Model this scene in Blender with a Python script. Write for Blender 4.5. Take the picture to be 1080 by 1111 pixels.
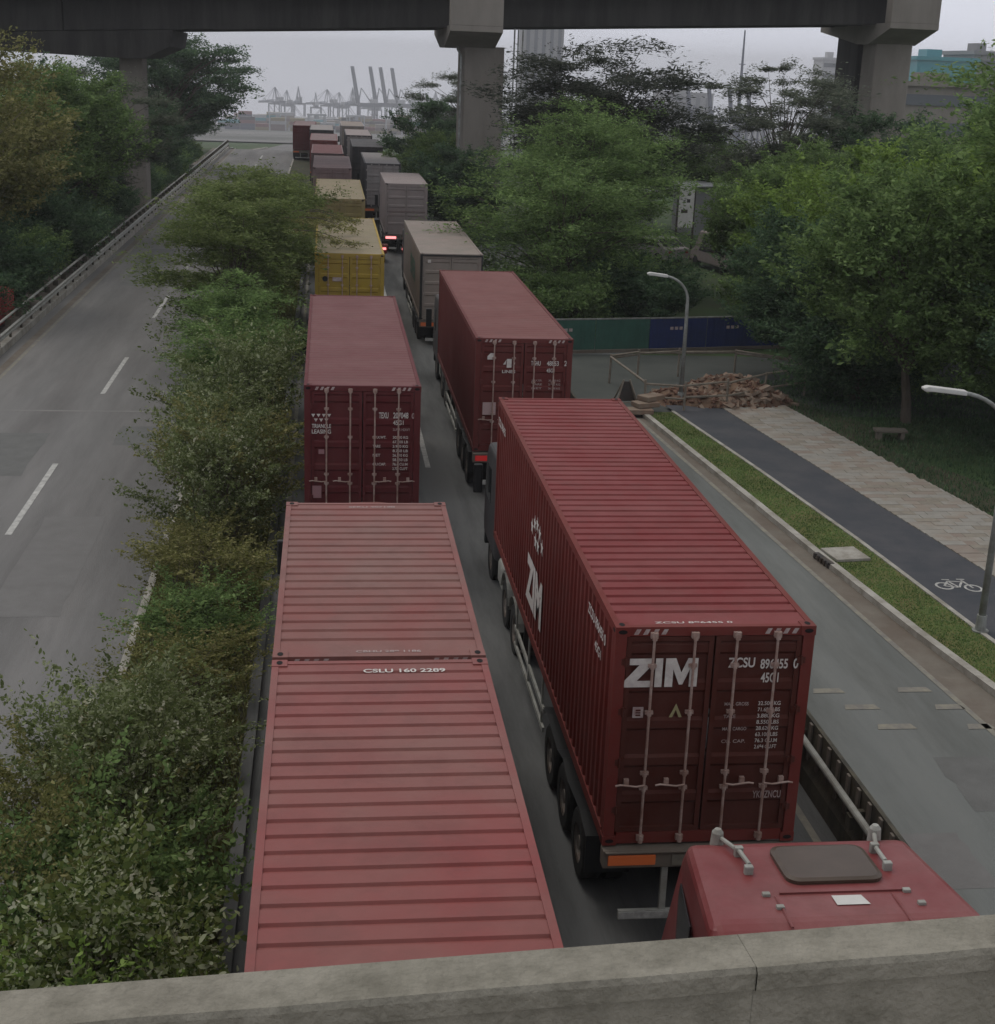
import bpy, bmesh, math, random
import numpy as np
from mathutils import Vector, Matrix, Euler
PI = math.pi
scn = bpy.context.scene
for o in list(bpy.data.objects): bpy.data.objects.remove(o)
col = scn.collection

# ------------------------------------------------------------------ camera
CAM_H = 10.6
pit, yaw, rol = math.radians(17.227), math.radians(7.14), math.radians(2.2035)
fwd = Vector((math.sin(yaw)*math.cos(pit), math.cos(yaw)*math.cos(pit), -math.sin(pit)))
rgt = Vector((math.cos(yaw), -math.sin(yaw), 0)); upv = rgt.cross(fwd)
r2 = rgt*math.cos(rol)+upv*math.sin(rol); u2 = -rgt*math.sin(rol)+upv*math.cos(rol)
cam = bpy.data.cameras.new('camera'); co = bpy.data.objects.new('camera', cam); col.objects.link(co)
M4 = Matrix((r2, u2, -fwd)).transposed().to_4x4(); M4.translation = (0, 0, CAM_H)
co.matrix_world = M4
cam.sensor_fit = 'HORIZONTAL'; cam.sensor_width = 36; cam.lens = 1558.0/1080*36
cam.clip_start = 0.1; cam.clip_end = 20000
scn.camera = co
# ------------------------------------------------------------------ world, sun, exposure
SUN_EL, SUN_AZ = math.radians(58), math.radians(-35)      # azimuth from +y towards +x
w = bpy.data.worlds.new('World'); scn.world = w; w.use_nodes = True
nt = w.node_tree; nt.nodes.clear()
def wn(t): return nt.nodes.new(t)
out = wn('ShaderNodeOutputWorld'); bg = wn('ShaderNodeBackground'); bg.inputs['Strength'].default_value = 0.1
sky = wn('ShaderNodeTexSky'); sky.sky_type = 'NISHITA'; sky.sun_disc = False
sky.sun_elevation = SUN_EL; sky.sun_rotation = SUN_AZ; sky.dust_density = 4; sky.air_density = 1.5
tc = wn('ShaderNodeTexCoord'); sep = wn('ShaderNodeSeparateXYZ'); nt.links.new(tc.outputs['Generated'], sep.inputs[0])
mx = wn('ShaderNodeMath'); mx.operation = 'MAXIMUM'; mx.inputs[1].default_value = 0.03; nt.links.new(sep.outputs['Z'], mx.inputs[0])
cmb = wn('ShaderNodeCombineXYZ')
nt.links.new(sep.outputs['X'], cmb.inputs[0]); nt.links.new(sep.outputs['Y'], cmb.inputs[1]); nt.links.new(mx.outputs[0], cmb.inputs[2])
nt.links.new(cmb.outputs[0], sky.inputs[0])
ramp = wn('ShaderNodeValToRGB'); nt.links.new(mx.outputs[0], ramp.inputs[0])
SKYK = 1.0
e = ramp.color_ramp.elements
e[0].position = 0.0; e[0].color = (0.75, 0.775, 0.88, 1)
e[1].position = 1.0; e[1].color = (0.62, 0.62, 0.60, 1)
m_ = ramp.color_ramp.elements.new(0.16); m_.color = (0.68, 0.70, 0.79, 1)
nz = wn('ShaderNodeTexNoise'); nz.inputs['Scale'].default_value = 3.5; nz.inputs['Detail'].default_value = 6
mp = wn('ShaderNodeMapping'); mp.inputs['Scale'].default_value = (1, 1, 4)
nt.links.new(tc.outputs['Generated'], mp.inputs[0]); nt.links.new(mp.outputs[0], nz.inputs['Vector'])
nr = wn('ShaderNodeMapRange'); nr.inputs[1].default_value = .3; nr.inputs[2].default_value = .7; nr.inputs[3].default_value = .88; nr.inputs[4].default_value = 1.1
nt.links.new(nz.outputs[0], nr.inputs[0])
sc1 = wn('ShaderNodeVectorMath'); sc1.operation = 'SCALE'; nt.links.new(ramp.outputs[0], sc1.inputs[0]); nt.links.new(nr.outputs[0], sc1.inputs['Scale'])
sc2 = wn('ShaderNodeVectorMath'); sc2.operation = 'SCALE'; sc2.inputs['Scale'].default_value = 7.6; nt.links.new(sc1.outputs[0], sc2.inputs[0])
sc3 = wn('ShaderNodeVectorMath'); sc3.operation = 'SCALE'; sc3.inputs['Scale'].default_value = 0.12; nt.links.new(sky.outputs[0], sc3.inputs[0])
ad = wn('ShaderNodeVectorMath'); ad.operation = 'ADD'; nt.links.new(sc2.outputs[0], ad.inputs[0]); nt.links.new(sc3.outputs[0], ad.inputs[1])
nt.links.new(ad.outputs[0], bg.inputs['Color']); nt.links.new(bg.outputs[0], out.inputs['Surface'])
sl = bpy.data.lights.new('sun', 'SUN'); sl.energy = 0.55; sl.angle = math.radians(25); sl.color = (1, .96, .9)
so = bpy.data.objects.new('sun', sl); col.objects.link(so)
sd = Vector((math.sin(SUN_AZ)*math.cos(SUN_EL), math.cos(SUN_AZ)*math.cos(SUN_EL), math.sin(SUN_EL)))
so.rotation_euler = sd.to_track_quat('Z', 'Y').to_euler(); so.location = (0, 0, 60)
scn.view_settings.view_transform = 'Standard'; scn.view_settings.look = 'None'
scn.view_settings.exposure = 0.36; scn.view_settings.gamma = 1.0

# ------------------------------------------------------------------ materials
def mat(name, base, rough=.7, var=None, scale=3, detail=6, bump=0, bscale=40, metal=0, stain=None, sscale=1.2, samt=.5,
        stretch=(1, 1, 1), spec=.3, emit=0, coord='Object', rlo=.42, rhi=.62):
    m = bpy.data.materials.new(name); m.use_nodes = True; t = m.node_tree; b = t.nodes['Principled BSDF']
    b.inputs['Roughness'].default_value = rough; b.inputs['Metallic'].default_value = metal
    b.inputs['Specular IOR Level'].default_value = spec
    b.inputs['Base Color'].default_value = (*base, 1)
    N = t.nodes.new; L = t.links.new
    c = N('ShaderNodeTexCoord'); mpn = N('ShaderNodeMapping'); mpn.inputs['Scale'].default_value = stretch; L(c.outputs[coord], mpn.inputs[0])
    last = None
    if var:
        n = N('ShaderNodeTexNoise'); n.inputs['Scale'].default_value = scale; n.inputs['Detail'].default_value = detail; n.inputs['Roughness'].default_value = .65
        L(mpn.outputs[0], n.inputs['Vector'])
        r = N('ShaderNodeMapRange'); r.inputs[1].default_value = .32; r.inputs[2].default_value = .68; L(n.outputs[0], r.inputs[0])
        mi = N('ShaderNodeMix'); mi.data_type = 'RGBA'; mi.inputs[6].default_value = (*base, 1); mi.inputs[7].default_value = (*var, 1)
        L(r.outputs[0], mi.inputs[0]); last = mi.outputs[2]
    if stain:
        n2 = N('ShaderNodeTexNoise'); n2.inputs['Scale'].default_value = sscale; n2.inputs['Detail'].default_value = 9; n2.inputs['Roughness'].default_value = .7
        L(mpn.outputs[0], n2.inputs['Vector'])
        r3 = N('ShaderNodeMapRange'); r3.inputs[1].default_value = rlo; r3.inputs[2].default_value = rhi; r3.inputs[4].default_value = samt; L(n2.outputs[0], r3.inputs[0])
        m2 = N('ShaderNodeMix'); m2.data_type = 'RGBA'; m2.inputs[7].default_value = (*stain, 1)
        if last: L(last, m2.inputs[6])
        else: m2.inputs[6].default_value = (*base, 1)
        L(r3.outputs[0], m2.inputs[0]); last = m2.outputs[2]
    if last: L(last, b.inputs['Base Color'])
    if bump:
        n4 = N('ShaderNodeTexNoise'); n4.inputs['Scale'].default_value = bscale; n4.inputs['Detail'].default_value = 4; L(mpn.outputs[0], n4.inputs['Vector'])
        bp = N('ShaderNodeBump'); bp.inputs['Strength'].default_value = bump; bp.inputs['Distance'].default_value = .02; L(n4.outputs[0], bp.inputs['Height']); L(bp.outputs[0], b.inputs['Normal'])
    if emit:
        b.inputs['Emission Color'].default_value = (*base, 1); b.inputs['Emission Strength'].default_value = emit
    return m
def mixc(a, b, k): return tuple(x*(1-k)+y*k for x, y in zip(a, b))
def paint(name, base, fade=.25, rust=.35, rough=.7):
    return mat(name, base, rough, var=mixc(base, (.45, .3, .28), fade), scale=.9, stain=mixc(base, (.10, .045, .035), .8), sscale=2.2, samt=rust, bump=.15, bscale=14, rlo=.46, rhi=.72, spec=.22)
M = dict(
 asphalt=mat('asphalt_pale', (.155, .152, .148), .93, var=(.195, .187, .18), scale=.8, stain=(.105, .10, .096), sscale=.5, samt=.7, stretch=(1, .10, 1), bump=.35, bscale=60),
 asphalt_dark=mat('asphalt_dark', (.125, .127, .125), .92, var=(.15, .15, .145), scale=.5, stain=(.05, .05, .048), sscale=.8, samt=.7, stretch=(1, .12, 1), bump=.3, bscale=60),
 asphalt_side=mat('asphalt_service', (.14, .148, .142), .92, var=(.175, .18, .17), scale=.7, stain=(.095, .098, .09), sscale=.5, samt=.75, stretch=(1, .14, 1), bump=.3, bscale=60),
 bike=mat('bike_path_asphalt', (.048, .053, .062), .9, var=(.062, .064, .072), scale=.6, stain=(.10, .095, .10), sscale=.8, samt=.4, bump=.25, bscale=70),
 paver=mat('paving_stone', (.24, .222, .192), .85, var=(.31, .292, .258), scale=2.5, stain=(.25, .2, .16), sscale=1.6, samt=.75, stretch=(1, .8, 1), bump=.3, bscale=30),
 kerb=mat('kerb_stone', (.33, .31, .27), .85, var=(.42, .40, .36), scale=2, stain=(.16, .14, .11), sscale=1.5, samt=.6, bump=.3, bscale=30),
 gutter=mat('gutter_concrete', (.14, .122, .10), .9, var=(.18, .158, .13), scale=1.5, stain=(.12, .09, .07), sscale=.8, samt=.6, bump=.2),
 concrete=mat('concrete', (.30, .28, .24), .88, var=(.36, .33, .285), scale=1.5, stain=(.17, .155, .13), sscale=.9, samt=.55, bump=.3, bscale=25),
 parapet=mat('parapet_concrete', (.215, .20, .16), .9, var=(.29, .268, .22), scale=9, stain=(.12, .11, .085), sscale=5, samt=.75, bump=.6, bscale=60, rlo=.48, rhi=.68),
 pierconc=mat('pier_concrete', (.20, .18, .155), .9, var=(.25, .225, .195), scale=.3, stain=(.14, .12, .10), sscale=.4, samt=.5, stretch=(1, 1, .3), bump=.2, bscale=6),
 deckdark=mat('weathered_girder_and_pier_shade', (.022, .021, .019), .9, var=(.045, .042, .038), scale=.5, stain=(.012, .011, .01), sscale=.9, samt=.8, stretch=(1, 1, .12)),  # dark streaked girder concrete; also the painted shading of the right pier
 line=mat('road_paint', (.55, .54, .51), .8, var=(.40, .39, .37), scale=6, stain=(.2, .2, .19), sscale=5, samt=.7),
 crossdark=mat('old_black_asphalt', (.05, .055, .05), .92, var=(.075, .08, .072), scale=.5, bump=.3),
 lineold=mat('worn_road_paint', (.27, .25, .19), .85, var=(.2, .19, .165), scale=3, stain=(.16, .15, .14), sscale=4, samt=.8),
 soil=mat('soil', (.075, .06, .04), .98, var=(.05, .05, .028), scale=1.2, stain=(.03, .045, .018), sscale=.7, samt=.8, bump=.6, bscale=8),
 ground=mat('dark_lawn', (.035, .08, .024), .98, var=(.055, .085, .028), scale=.4, stain=(.06, .05, .035), sscale=.15, samt=.6, bump=.5, bscale=10),
 grass=mat('verge_grass', (.075, .105, .028), .95, var=(.115, .135, .035), scale=2.2, stain=(.13, .10, .045), sscale=1.1, samt=.6, bump=.8, bscale=40),
 steel=mat('galvanised_steel', (.34, .35, .33), .6, var=(.25, .26, .245), scale=2, metal=.2, stain=(.12, .10, .08), sscale=2, samt=.5),
 railsteel=mat('weathered_rail_steel', (.38, .38, .34), .6, var=(.28, .28, .26), scale=2, stain=(.15, .13, .1), sscale=3, samt=.5),
 wall_dark=mat('soot_stained_barrier', (.065, .058, .045), .9, var=(.10, .088, .06), scale=3, stain=(.03, .028, .024), sscale=2, samt=.7, stretch=(1, 1, .4), bump=.3),
 chassis=mat('chassis_paint', (.03, .03, .032), .6, var=(.06, .052, .045), scale=3, stain=(.09, .06, .04), sscale=2, samt=.5),
 rubber=mat('tyre_rubber', (.018, .018, .018), .85, var=(.035, .033, .03), scale=6),
 rim=mat('wheel_rim', (.22, .2, .18), .5, var=(.13, .10, .08), scale=6, metal=.3),
 cast=mat('corner_hole', (.012, .009, .009), .9),
 rod=mat('lock_rod', (.46, .36, .32), .5, var=(.36, .24, .2), scale=8, metal=.1, stain=(.2, .1, .07), sscale=6, samt=.6),
 gasket=mat('door_gasket', (.018, .012, .012), .7),
 letter=mat('white_lettering', (.66, .63, .58), .7, var=(.5, .44, .42), scale=10),
 letterdim=mat('worn_lettering', (.48, .42, .40), .7, var=(.30, .2, .19), scale=14),
 glass=mat('dark_glass', (.02, .022, .024), .12, spec=.6),
 black=mat('black_plastic', (.02, .02, .02), .5),
 white=mat('white_paint', (.62, .61, .58), .45, var=(.5, .49, .46), scale=2),
 orange=mat('lamp_orange_lens', (.55, .13, .04), .35, emit=.04),
 red_off=mat('lamp_red_unlit', (.22, .02, .02), .3),
 red_lens=mat('lamp_red_lens', (.5, .03, .03), .25, emit=.15),
 lampon=mat('brake_lamp_on', (1.0, .25, .25), .3, emit=1.6),
 bark=mat('bark', (.07, .055, .04), .95, var=(.12, .10, .08), scale=6, bump=.7, bscale=20, stretch=(1, 1, .3)),
 bark_pale=mat('pale_bark', (.20, .17, .13), .95, var=(.12, .10, .08), scale=5, bump=.5, bscale=20, stretch=(1, 1, .3)),
 brick=mat('broken_brick', (.13, .06, .04), .95, var=(.19, .12, .085), scale=3, stain=(.10, .045, .03), sscale=3, samt=.6, bump=.5),
 rubblepale=mat('broken_paving', (.24, .20, .155), .95, var=(.22, .14, .10), scale=3, bump=.5),
 bamboo=mat('rough_pole', (.24, .21, .17), .8, var=(.16, .13, .10), scale=4),
 hoard_g=mat('green_hoarding', (.035, .10, .075), .6, var=(.05, .13, .10), scale=1.5, stain=(.03, .07, .055), sscale=1, samt=.5),
 hoard_b=mat('blue_hoarding', (.018, .03, .11), .6, var=(.025, .045, .15), scale=1.5, stain=(.02, .03, .06), sscale=1, samt=.5),
 bgrey=mat('far_grey_facade', (.22, .22, .225), .9, var=(.26, .26, .26), scale=.05),
 bwhite=mat('far_pale_facade', (.42, .42, .42), .9, var=(.36, .36, .37), scale=.05),
 bteal=mat('teal_glass_facade', (.05, .22, .26), .4, var=(.07, .27, .30), scale=.1),
 bwin=mat('far_window', (.10, .11, .12), .3),
 crane_w=mat('crane_pale_paint', (.42, .43, .44), .7, var=(.34, .35, .37), scale=.05),
 crane_m=mat('crane_blue_grey_paint', (.16, .18, .22), .7, var=(.24, .25, .28), scale=.05),
 crane_d=mat('crane_dark_blue_paint', (.05, .065, .10), .7, var=(.07, .08, .12), scale=.05),
 water=mat('harbour_water', (.10, .12, .13), .25, var=(.13, .14, .15), scale=.01, spec=.5),
 farland=mat('port_yard_paving', (.13, .13, .125), .95, var=(.2, .19, .18), scale=.02, stain=(.05, .06, .045), sscale=.006, samt=.7, coord='Object'),
 redtarp=mat('red_tarpaulin', (.36, .05, .045), .7, var=(.28, .035, .035), scale=1.5),
 hatch=mat('smoked_hatch', (.06, .042, .03), .35, var=(.085, .06, .045), scale=2),
)
def leafmat(name, c1, c2, c3):
    m = bpy.data.materials.new(name); m.use_nodes = True; t = m.node_tree; N = t.nodes.new; L = t.links.new
    t.nodes.clear(); o = N('ShaderNodeOutputMaterial'); d = N('ShaderNodeBsdfDiffuse'); tr = N('ShaderNodeBsdfTranslucent'); mxs = N('ShaderNodeMixShader'); mxs.inputs[0].default_value = .42
    g = N('ShaderNodeNewGeometry'); r = N('ShaderNodeValToRGB'); L(g.outputs['Random Per Island'], r.inputs[0])
    r.color_ramp.elements[0].color = (*c1, 1); r.color_ramp.elements[1].color = (*c3, 1)
    k = r.color_ramp.elements.new(.6); k.color = (*c2, 1)
    tc = N('ShaderNodeTexCoord'); n = N('ShaderNodeTexNoise'); n.inputs['Scale'].default_value = .9; n.inputs['Detail'].default_value = 3; L(tc.outputs['Object'], n.inputs['Vector'])
    mr = N('ShaderNodeMapRange'); mr.inputs[1].default_value = .3; mr.inputs[2].default_value = .7; mr.inputs[3].default_value = .65; mr.inputs[4].default_value = 1.4; L(n.outputs[0], mr.inputs[0])
    v = N('ShaderNodeVectorMath'); v.operation = 'SCALE'; L(r.outputs[0], v.inputs[0]); L(mr.outputs[0], v.inputs['Scale'])
    L(v.outputs[0], d.inputs[0]); L(v.outputs[0], tr.inputs[0]); L(d.outputs[0], mxs.inputs[1]); L(tr.outputs[0], mxs.inputs[2]); L(mxs.outputs[0], o.inputs[0])
    return m
LF = dict(
 bright=leafmat('leaf_bright', (0.126, 0.193, 0.047), (0.193, 0.287, 0.067), (0.287, 0.388, 0.119)),
 mid=leafmat('leaf_mid', (0.105, 0.156, 0.060), (0.149, 0.229, 0.079), (0.245, 0.331, 0.131)),
 dark=leafmat('leaf_dark', (0.053, 0.090, 0.051), (0.082, 0.137, 0.073), (0.146, 0.209, 0.109)),
 grey=leafmat('leaf_greygreen', (0.091, 0.105, 0.077), (0.125, 0.147, 0.105), (0.211, 0.224, 0.168)),
 olive=leafmat('leaf_olive', (0.119, 0.125, 0.041), (0.183, 0.183, 0.069), (0.323, 0.295, 0.140)),
 shrub=leafmat('leaf_shrub', (0.099, 0.125, 0.049), (0.161, 0.196, 0.077), (0.379, 0.405, 0.252)),
 medleaf=leafmat('leaf_median', (0.098, 0.132, 0.046), (0.144, 0.184, 0.063), (0.230, 0.265, 0.115)),
 flower=leafmat('flower_pale', (.35, .36, .24), (.5, .5, .38), (.6, .55, .4)),
 shrub2=leafmat('leaf_shrub_pale', (0.067, 0.101, 0.034), (0.157, 0.190, 0.056), (0.470, 0.493, 0.336)),
 shade=leafmat('leaf_darkgrey', (0.041, 0.050, 0.039), (0.069, 0.078, 0.060), (0.125, 0.133, 0.105)),  # darkest, greyest leaf colours, for the dark feathery crowns
)

# ------------------------------------------------------------------ mesh helpers
class MB:
    def __init__(s): s.v = []; s.f = []; s.m = []
    def add(s, vs, fs, mi=0):
        n = len(s.v); s.v += [tuple(v) for v in vs]; s.f += [tuple(i+n for i in f) for f in fs]; s.m += [mi]*len(fs); return s
    def box(s, x0, x1, y0, y1, z0, z1, mi=0):
        vs = [(x, y, z) for z in (z0, z1) for y in (y0, y1) for x in (x0, x1)]
        return s.add(vs, [(0, 2, 3, 1), (4, 5, 7, 6), (0, 1, 5, 4), (1, 3, 7, 5), (3, 2, 6, 7), (2, 0, 4, 6)], mi)
    def tube(s, p, q, r0, r1=None, n=8, mi=0, caps=True):
        p = Vector(p); q = Vector(q); r1 = r0 if r1 is None else r1; d = (q-p)
        if d.length < 1e-6: return s
        d.normalize(); a = d.orthogonal().normalized(); b = d.cross(a)
        vs = []
        for c, r in ((p, r0), (q, r1)):
            for i in range(n):
                t = 2*PI*i/n; vs.append(c+a*(r*math.cos(t))+b*(r*math.sin(t)))
        fs = [(i, (i+1) % n, n+(i+1) % n, n+i) for i in range(n)]
        if caps: fs += [tuple(range(n-1, -1, -1)), tuple(range(n, 2*n))]
        return s.add(vs, fs, mi)
    def path(s, pts, r, n=8, mi=0):
        pts = [Vector(p) for p in pts]
        rs = r if isinstance(r, (list, tuple)) else [r]*len(pts)
        vs = []; a = None
        for i, p in enumerate(pts):
            d = (pts[min(i+1, len(pts)-1)]-pts[max(i-1, 0)]).normalized()
            a = d.orthogonal().normalized() if a is None else (a-d*a.dot(d)).normalized()
            b = d.cross(a)
            for k in range(n):
                t = 2*PI*k/n; vs.append(p+a*(rs[i]*math.cos(t))+b*(rs[i]*math.sin(t)))
        fs = []
        for i in range(len(pts)-1):
            for k in range(n): fs.append((i*n+k, i*n+(k+1) % n, (i+1)*n+(k+1) % n, (i+1)*n+k))
        fs += [tuple(range(n-1, -1, -1)), tuple(range((len(pts)-1)*n, len(pts)*n))]
        return s.add(vs, fs, mi)
    def prism(s, poly, axis, a0, a1, mi=0):     # polygon (u,v) extruded along axis
        def P(u, v, a): return {'x': (a, u, v), 'y': (u, a, v), 'z': (u, v, a)}[axis]
        n = len(poly); vs = [P(u, v, a0) for u, v in poly]+[P(u, v, a1) for u, v in poly]
        fs = [(i, (i+1) % n, n+(i+1) % n, n+i) for i in range(n)]+[tuple(range(n-1, -1, -1)), tuple(range(n, 2*n))]
        return s.add(vs, fs, mi)
    def mesh(s, name, mats, bevel=0, smooth=False, segs=2):
        me = bpy.data.meshes.new(name); me.from_pydata(s.v, [], s.f)
        for m in (mats if isinstance(mats, (list, tuple)) else [mats]): me.materials.append(m)
        if any(s.m): me.polygons.foreach_set('material_index', s.m)
        bm = bmesh.new(); bm.from_mesh(me); bmesh.ops.recalc_face_normals(bm, faces=bm.faces)
        if bevel:
            ed = [e for e in bm.edges if len(e.link_faces) == 2 and e.calc_face_angle(0) > .5]
            bmesh.ops.bevel(bm, geom=ed, offset=bevel, segments=segs, affect='EDGES', profile=.5)
        bm.to_mesh(me); bm.free()
        if smooth: me.polygons.foreach_set('use_smooth', [True]*len(me.polygons))
        me.update(); return me
    def build(s, name, mats, parent=None, **k):
        return link(name, s.mesh(name, mats, **k), parent)
def link(name, me, parent=None, loc=None):
    o = bpy.data.objects.new(name, me); col.objects.link(o)
    if parent: o.parent = parent
    if loc: o.location = loc
    return o
def tag(o, label=None, cat=None, group=None, kind=None):
    if label: o['label'] = label
    if cat: o['category'] = cat
    if group: o['group'] = group
    if kind: o['kind'] = kind
    return o
def thing(name, label, cat, loc=(0, 0, 0), rz=0, group=None):
    o = bpy.data.objects.new(name, None); col.objects.link(o); o.location = loc; o.rotation_euler = (0, 0, rz); o.empty_display_size = .3
    return tag(o, label, cat, group)
def copy_tree(o, parent=None):
    c = o.copy(); col.objects.link(c); c.parent = parent
    for ch in [x for x in o.children]: copy_tree(ch, c)
    return c
def text(body, w_, h_, mats, bold=0.0, name='lettering'):
    cu = bpy.data.curves.new('t', 'FONT'); cu.body = body; cu.size = 1; cu.offset = bold; cu.extrude = 0
    ob = bpy.data.objects.new('t', cu); me = bpy.data.meshes.new_from_object(ob)
    bpy.data.objects.remove(ob)
    vs = np.empty(len(me.vertices)*3); me.vertices.foreach_get('co', vs); vs = vs.reshape(-1, 3)
    mn = vs.min(0); mxx = vs.max(0); ext = np.maximum(mxx-mn, 1e-6)
    vs[:, 0] = (vs[:, 0]-mn[0])*w_/ext[0]; vs[:, 1] = (vs[:, 1]-mn[1])*h_/ext[1]; vs[:, 2] = 0
    me.vertices.foreach_set('co', vs.ravel()); me.materials.clear(); me.materials.append(mats); me.name = name; me.update(); return me
def put_text(parent, body, x, y, z, w_, h_, face, mats, bold=.0, name='lettering'):
    me = text(body, w_, h_, mats, bold, name); o = link(name, me, parent, (x, y, z))
    o.rotation_euler = {'rear': (PI/2, 0, 0), 'left': (PI/2, 0, -PI/2), 'top': (0, 0, 0)}[face]; return o

# ------------------------------------------------------------------ ground profile and sheets
def zg(y):
    if y <= 182: return 0.0
    py = 134.5+25.5*math.exp(-(y-182)/500.0)
    if y > 2000: py = 134.5-7*(1-2000/y)
    return -(y*(py-65)/1558-10.6)+(-.55)*math.exp(-(y-182)/60.0)
def yl(y0, y1, step=3.0):
    L = []; y = y0
    while y < y1-1e-6:
        L.append(y); y += step if y < 260 else (20 if y < 800 else 150)
    L.append(y1); return L
def interp(poly, y):
    poly = sorted(poly, key=lambda p: p[1])
    if y <= poly[0][1]: a, b = poly[0], poly[1]
    elif y >= poly[-1][1]: a, b = poly[-2], poly[-1]
    else:
        for a, b in zip(poly, poly[1:]):
            if a[1] <= y <= b[1]: break
    return a[0]+(b[0]-a[0])*(y-a[1])/(b[1]-a[1])
def strip(name, fl, fr, y0, y1, dz, m, step=3.0, thick=0, nx=1, parent=None):
    g = MB(); ys = yl(y0, y1, step)
    fl_ = fl if callable(fl) else (lambda y: fl); fr_ = fr if callable(fr) else (lambda y: fr)
    vs = []; fs = []
    for y in ys:
        for i in range(nx+1):
            x = fl_(y)+(fr_(y)-fl_(y))*i/nx; vs.append((x, y, zg(y)+dz))
    for j in range(len(ys)-1):
        for i in range(nx): a = j*(nx+1)+i; fs.append((a, a+1, a+nx+2, a+nx+1))
    if thick:
        n = len(vs); k = nx+1
        vs += [(x, y, z-thick) for x, y, z in vs]
        for j in range(len(ys)-1):
            a = j*k; fs.append((a, a+k, a+k+n, a+n)); a = j*k+nx; fs.append((a, a+n, a+k+n, a+k))
        fs.append((0, n, n+nx, nx)); a = (len(ys)-1)*k; fs.append((a, a+nx, a+nx+n, a+n))
    g.add(vs, fs); return g.build(name, m, parent)
def struct(o): o['kind'] = 'structure'; return o

struct(strip('ground', -2500, 3000, -60, 3500, -.004, M['ground'], 10, nx=4))
struct(strip('port_ground', -1500, 2500, 420, 3500, .35, M['farland'], 10, nx=3))
struct(strip('left_carriageway', -11.95, -3.65, -30, 420, .0, M['asphalt']))
struct(strip('main_carriageway', -1.15, 7.42, -30, 420, .0, M['asphalt_dark']))
KERB = [(14.4, -20), (12.95, 12), (12.09, 22.8), (11.79, 25), (11.32, 30), (10.95, 34.7), (10.15, 44)]
PATHL = [(16.4, -20), (14.25, 12), (13.06, 25.8), (12.68, 31.2), (12.01, 37.8), (11.35, 43.3), (11.1, 45.5)]
PATHR = [(18.6, -20), (16.3, 14), (14.81, 29.3), (13.31, 42.3), (12.95, 45.5)]
PAVR = [(21.2, -20), (18.75, 16), (16.86, 33.5), (15.24, 46)]
EDGE = [(13.4, -20), (12.15, 8), (11.41, 21.4), (10.27, 38.9), (9.8, 46)]
fk = lambda y: interp(KERB, y); fpl = lambda y: interp(PATHL, y); fpr = lambda y: interp(PATHR, y); fpv = lambda y: interp(PAVR, y); fe = lambda y: interp(EDGE, y)
struct(strip('service_road', 7.62, fe, -30, 44.5, .0, M['asphalt_side'], 2))
struct(strip('gutter', fe, lambda y: fk(y)-.02, -30, 44.5, .002, M['gutter'], 2))
struct(strip('crossing_road', 7.62, 60, 44.5, 54.6, .0, M['crossdark'], 3))
struct(strip('service_road_far', 7.62, 12.0, 54.6, 90, -.001, M['asphalt_side'], 3))
struct(strip('kerb', lambda y: fk(y)-.02, lambda y: fk(y)+.16, -30, 44.2, .13, M['kerb'], 1.5, thick=.15))
struct(strip('grass_verge', lambda y: fk(y)+.16, lambda y: fpl(y)-.06, -30, 44.5, .10, M['grass'], 1.5, nx=4))
struct(strip('path_edging', lambda y: fpl(y)-.06, lambda y: fpl(y)+.05, -30, 44.6, .125, M['kerb'], 1.5, thick=.13))
struct(strip('bicycle_path', lambda y: fpl(y)+.05, fpr, -30, 45.5, .10, M['bike'], 1.5, nx=2))
# footway of individually bedded slabs
def footway():
    rnd = random.Random(5); g = MB(); y = -20.0; k = 0
    while y < 46:
        xa, xb = fpr(y), fpv(y); x = xa+.01; off = rnd.random()*.3
        while x < xb:
            wd = min(.6, xb-x)
            if wd > .08:
                t = .105+rnd.random()*.006
                g.box(x, x+wd-.012, y, y+.288, .0, t, rnd.choice([0, 0, 0, 1, 1, 2, 3]))
            x += .6 if k % 2 else (.3 if x < xa+.1 else .6)
        y += .3; k += 1
    mats = [M['paver'], mat('paving_stone_pale', (.30, .285, .255), .85, var=(.24, .226, .20), scale=3, bump=.3), mat('paving_stone_red', (.225, .18, .15), .85, var=(.26, .225, .19), scale=3, bump=.3), mat('paving_stone_dark', (.19, .17, .145), .85, var=(.28, .25, .2), scale=3, bump=.3)]
    struct(g.build('footway', mats))
footway()
struct(strip('footway_bed', lambda y: fpr(y)+.002, fpv, -30, 46, .085, M['soil'], 1.5))
struct(strip('median_soil', -3.5, -1.3, -30, 400, .12, M['soil'], 3, nx=3))
struct(strip('median_kerb_left', -3.65, -3.5, -30, 400, .17, M['kerb'], 3, thick=.18))
struct(strip('median_kerb_right', -1.3, -1.12, -30, 400, .17, M['asphalt_dark'], 3, thick=.18))
struct(strip('edge_drain', -11.25, -10.98, -30, 300, .004, M['gutter'], 3))
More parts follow.
